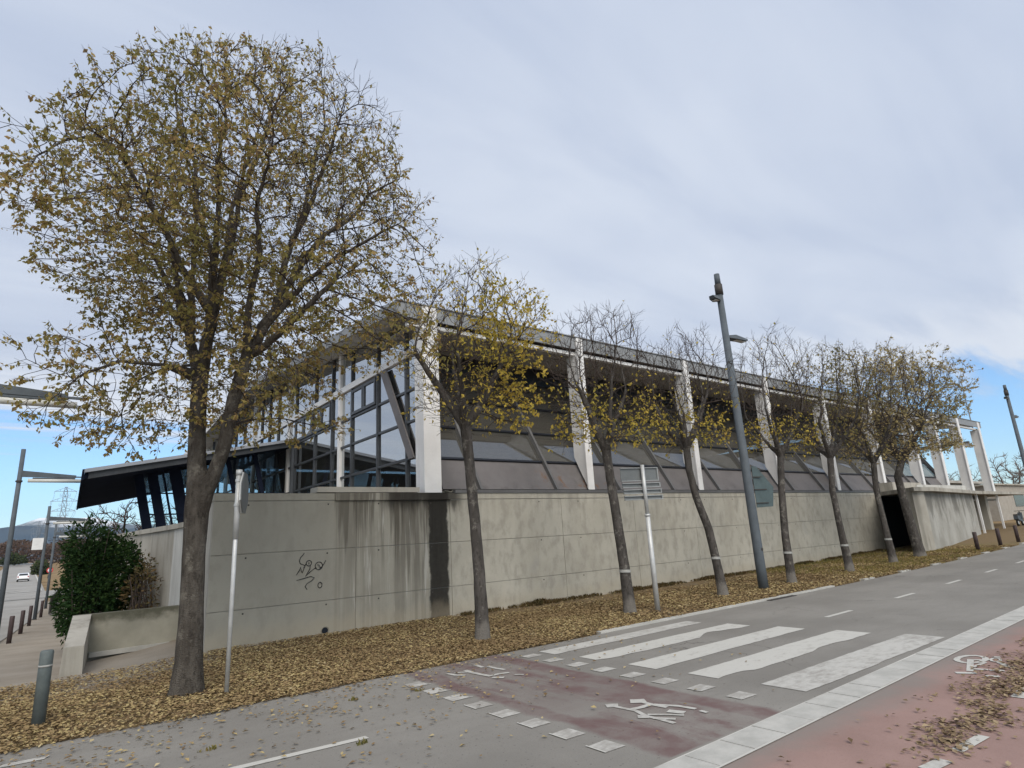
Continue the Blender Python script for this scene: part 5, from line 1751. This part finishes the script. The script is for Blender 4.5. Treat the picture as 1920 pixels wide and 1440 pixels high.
def pylon(loc, label, h):
    x, y, z = loc
    s_ = h/42.0
    t = thing('power_pylon', label, 'pylon', loc, 'power pylons on the skyline')
    b = MB()
    lv = [(0, 3.4), (8, 2.7), (15, 2.1), (21, 1.6), (26, 1.25), (30.5, 1.1), (35.5, 1.0), (40.5, 0.9), (43, 0.5)]
    lv = [(a*s_, w*s_) for a, w in lv]
    rt_ = 0.16*s_
    def corner(k, i):
        a, w = lv[k]
        return Vector((x+w*(1 if i in (0, 3) else -1), y+w*(1 if i in (0, 1) else -1), z+a))
    for i in range(4):
        for k in range(len(lv)-1):
            b.tube([corner(k, i), corner(k+1, i)], rt_, 4)
            b.tube([corner(k, i), corner(k+1, (i+1) % 4)], rt_*0.6, 3)
            b.tube([corner(k, (i+1) % 4), corner(k+1, i)], rt_*0.6, 3)
            b.tube([corner(k+1, i), corner(k+1, (i+1) % 4)], rt_*0.6, 3)
    b.build('lattice', 'steel_far', t)
    for za, wa, dz in ((29.8, 5.4, 2.2), (35.2, 6.2, 2.6), (40.6, 5.0, 2.2)):
        b = MB()
        for sg in (-1, 1):
            tip = Vector((x+sg*wa*s_, y, z+za*s_))
            b.tube([Vector((x, y, z+za*s_)), tip], rt_, 4)
            b.tube([Vector((x, y, z+(za+dz)*s_)), tip], rt_*0.8, 4)
            b.tube([tip, tip-Vector((0, 0, 1.6*s_))], rt_*0.7, 4)
            q = Vector((x+sg*wa*0.5*s_, y, z+za*s_))
            b.tube([q, q+Vector((0, 0, dz*0.5*s_))], rt_*0.5, 3)
            b.tube([Vector((x, y, z+(za-2.6)*s_)), Vector((x+sg*2.4*s_, y, z+(za-2.6)*s_))], rt_*0.8, 4)
            for w_ in (1.5, 2.3):
                b.tube([Vector((x+sg*w_*s_, y, z+(za-2.6)*s_)), Vector((x+sg*w_*s_, y, z+(za-1.2)*s_))], rt_*0.5, 3)
        b.build('cross_arm', 'steel_far', t)
    return t
pylon((6.9, 430, -0.5), 'large lattice power pylon above the bush at left', 43)
pylon((-9.5, 1300, 3), 'small distant power pylon on the skyline left of the large one', 66)
pw = MB()
for za, wa in ((28.2, 5.4), (33.6, 6.2), (39, 5.0)):
    for sg in (-1, 1):
        a = Vector((6.9+sg*wa, 430, za))
        e = Vector((-9.5+sg*wa*1.5, 1300, 3+za*66/43))
        pts = [a.lerp(e, t/14)-Vector((0, 0, 22*4*(t/14)*(1-t/14))) for t in range(15)]
        pw.tube(pts, 0.07, 3)
tag(pw.build('power_lines', 'steel_far'), 'thin sagging power lines between the two pylons', 'power line', kind='stuff')

# far woods: masses of leaf clumps that nobody could count
def wood(name, label, n, place, mat, size, seed):
    rr = random.Random(seed)
    b = MB()
    for _ in range(n):
        p = place(rr)
        d = Vector((rr.uniform(-1, 1), rr.uniform(-1, 1), rr.uniform(-1, 1)))
        s_ = size*rr.uniform(0.5, 1.3)
        leaf_add(b, Vector(p), d, s_, s_*0.7, rr, 0.2)
    return tag(b.build(name, mat), label, 'wood', kind='stuff')
def hillwood(rr):
    x = rr.uniform(-75, 75)
    y = rr.uniform(345, 380)
    h = 4+6.5*(0.5+0.5*noise.noise(Vector((x*0.05, 1.2, 0))))+3*ss(2, -8, x)*ss(-40, -8, x)
    return (x, y, g(x, y)+h*rr.random()**0.7)
wood('far_wood', 'brown leafless wood rising beyond the far end of the side road', 26000, hillwood, 'far_brown', 1.1, 12)
def greenwood(rr):
    c_ = rr.choice(((-9.0, 322, 2.6, 5.5), (-6.5, 320, 2.0, 4.0), (-11, 321, 2.6, 3.4)))
    u_ = Vector((rr.gauss(0, 1), rr.gauss(0, 1), rr.gauss(0, 1))).normalized()*rr.random()**0.4
    return (c_[0]+u_.x*c_[2], c_[1]+u_.y*2, g(c_[0], c_[1])+1.5+abs(u_.z)*c_[3]*0.7)
wood('far_thicket', 'dark green thicket at the end of the far side road', 1600, greenwood, 'far_foliage', 1.0, 13)
def darkbush(rr):
    u_ = Vector((rr.gauss(0, 1), rr.gauss(0, 1), rr.gauss(0, 1))).normalized()*rr.random()**0.35
    x, y = 0.0+u_.x*1.7, 190+u_.y*2.0
    return (x, y, g(0, 190)+1.2+u_.z*2.0)
wood('roadside_bush', 'dark rounded bush on the verge of the far side road', 900, darkbush, 'far_foliage', 0.7, 14)

# bare winter trees in the distance
def bare_tree(loc, h, rx, seed, label, mat='twig_far', n=170, group='bare trees in the distance'):
    rr = random.Random(seed)
    t = thing('bare_tree', label, 'tree', loc, group)
    o0 = Vector(loc)
    fork = h*0.22
    sk = [('fork', None, [(o0+Vector((0, 0, -0.2)), 0.03*h), (o0+Vector((0, 0, fork)), 0.022*h)])]
    at = [Vector(q)+o0 for q in crown_points(n, seed, (0, 0, h*0.58), rx, h*0.42, h*0.34, 0.3)]
    nodes, par, rad, kids, ndir, nfix = grow_tree(sk, at, h*0.045, h*0.5, h*0.075, seed, 0.004*h, 2.3, 0.2)
    bt, bn = MB(), MB()
    chains_to_mesh(nodes, par, rad, kids, bt, bn, 0.012*h)
    for i in range(nfix, len(nodes)):
        if rad[i] < 0.009*h:
            for _ in range(2 if kids[i] else 5):
                d = (ndir[i]*0.6+Vector((rr.uniform(-1, 1), rr.uniform(-1, 1), rr.uniform(-0.5, 1)))*0.8).normalized()
                m_ = nodes[i]+d*h*0.045*rr.uniform(0.5, 1.2)
                bn.tube([nodes[i], m_, m_+(d+Vector((rr.uniform(-1, 1), rr.uniform(-1, 1), rr.uniform(-0.3, 0.8)))*0.6)*h*0.03], [0.0030*h, 0.0022*h, 0.0014*h], 3, False)
    bt.build('trunk', mat, t, True)
    bn.build('crown', mat, t)
    return t
bare_tree((5.4, 62, -1.6), 9.2, 4.2, 201, 'bare grey tree seen beneath the entrance canopy', 'twig', 260)
bare_tree((3.4, 74, -1.7), 8.0, 3.2, 202, 'second bare tree, farther left beneath the canopy', 'twig', 200)
bare_tree((12.5, 68, -1.7), 11.0, 4.6, 203, 'bare tree glimpsed through the dark screen under the canopy', 'twig', 200)
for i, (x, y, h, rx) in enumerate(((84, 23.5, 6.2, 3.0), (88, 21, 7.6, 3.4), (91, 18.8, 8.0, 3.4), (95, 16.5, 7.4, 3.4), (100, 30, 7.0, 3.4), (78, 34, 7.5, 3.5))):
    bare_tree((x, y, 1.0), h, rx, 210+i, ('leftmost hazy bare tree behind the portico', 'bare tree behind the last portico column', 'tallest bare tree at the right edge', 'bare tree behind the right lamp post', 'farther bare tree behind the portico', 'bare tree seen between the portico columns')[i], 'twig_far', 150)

# mountains
def ridge(name, y, z0, hfun, mat, xr, n=150, depth=900):
    b = MB()
    for i in range(n+1):
        x = xr[0]+(xr[1]-xr[0])*i/n
        h = hfun(x)
        for k, (dy, f_) in enumerate(((-depth, 0.0), (-depth*0.55, 0.42), (-depth*0.2, 0.8), (0, 1.0), (depth*0.7, 0.3), (depth, 0))):
            jig = 1+0.22*noise.noise(Vector((x*0.003, k*3.1, y*0.001))) if 0 < k < 5 else 1
            b.v.append((x, y+dy, z0+h*f_*jig))
    b.f = [(i*6+j, (i+1)*6+j, (i+1)*6+j+1, i*6+j+1) for i in range(n) for j in range(5)]
    return tag(b.build(name, mat, None, True), kind='structure')
fb = lambda s_, a: (lambda x: sum(noise.noise(Vector((x*s_*2**k, 5.5*k, 0)))/2**k for k in range(5))*a)
n1, n2 = fb(0.0011, 1), fb(0.0016, 1)
ridge('hills', 3900, -20, lambda x: 178+60*n1(x)-0.06*max(-600, min(600, x)), 'mountain', (-3000, 4000))
ridge('mountains', 6300, -20, lambda x: 335+70*n2(x), 'mountain_snow', (-4000, 6000), 200, 1400)

# ------------------------------------------------------------------ the air between here and the mountains
m = MT('haze_air')
m.t.nodes.remove(m.b)
pv_ = m.n('ShaderNodeVolumePrincipled')
pv_.inputs['Color'].default_value = (0.60, 0.79, 1.0, 1)
pv_.inputs['Density'].default_value = 0.00006
pv_.inputs['Anisotropy'].default_value = 0.0
m.l(pv_.outputs[0], m.out.inputs['Volume'])
hz = MB().box(-4600, 6600, -900, 8200, -26, 560).build('haze', 'haze_air')
tag(hz, 'thin bluish haze filling the air towards the mountains', 'haze', kind='stuff')
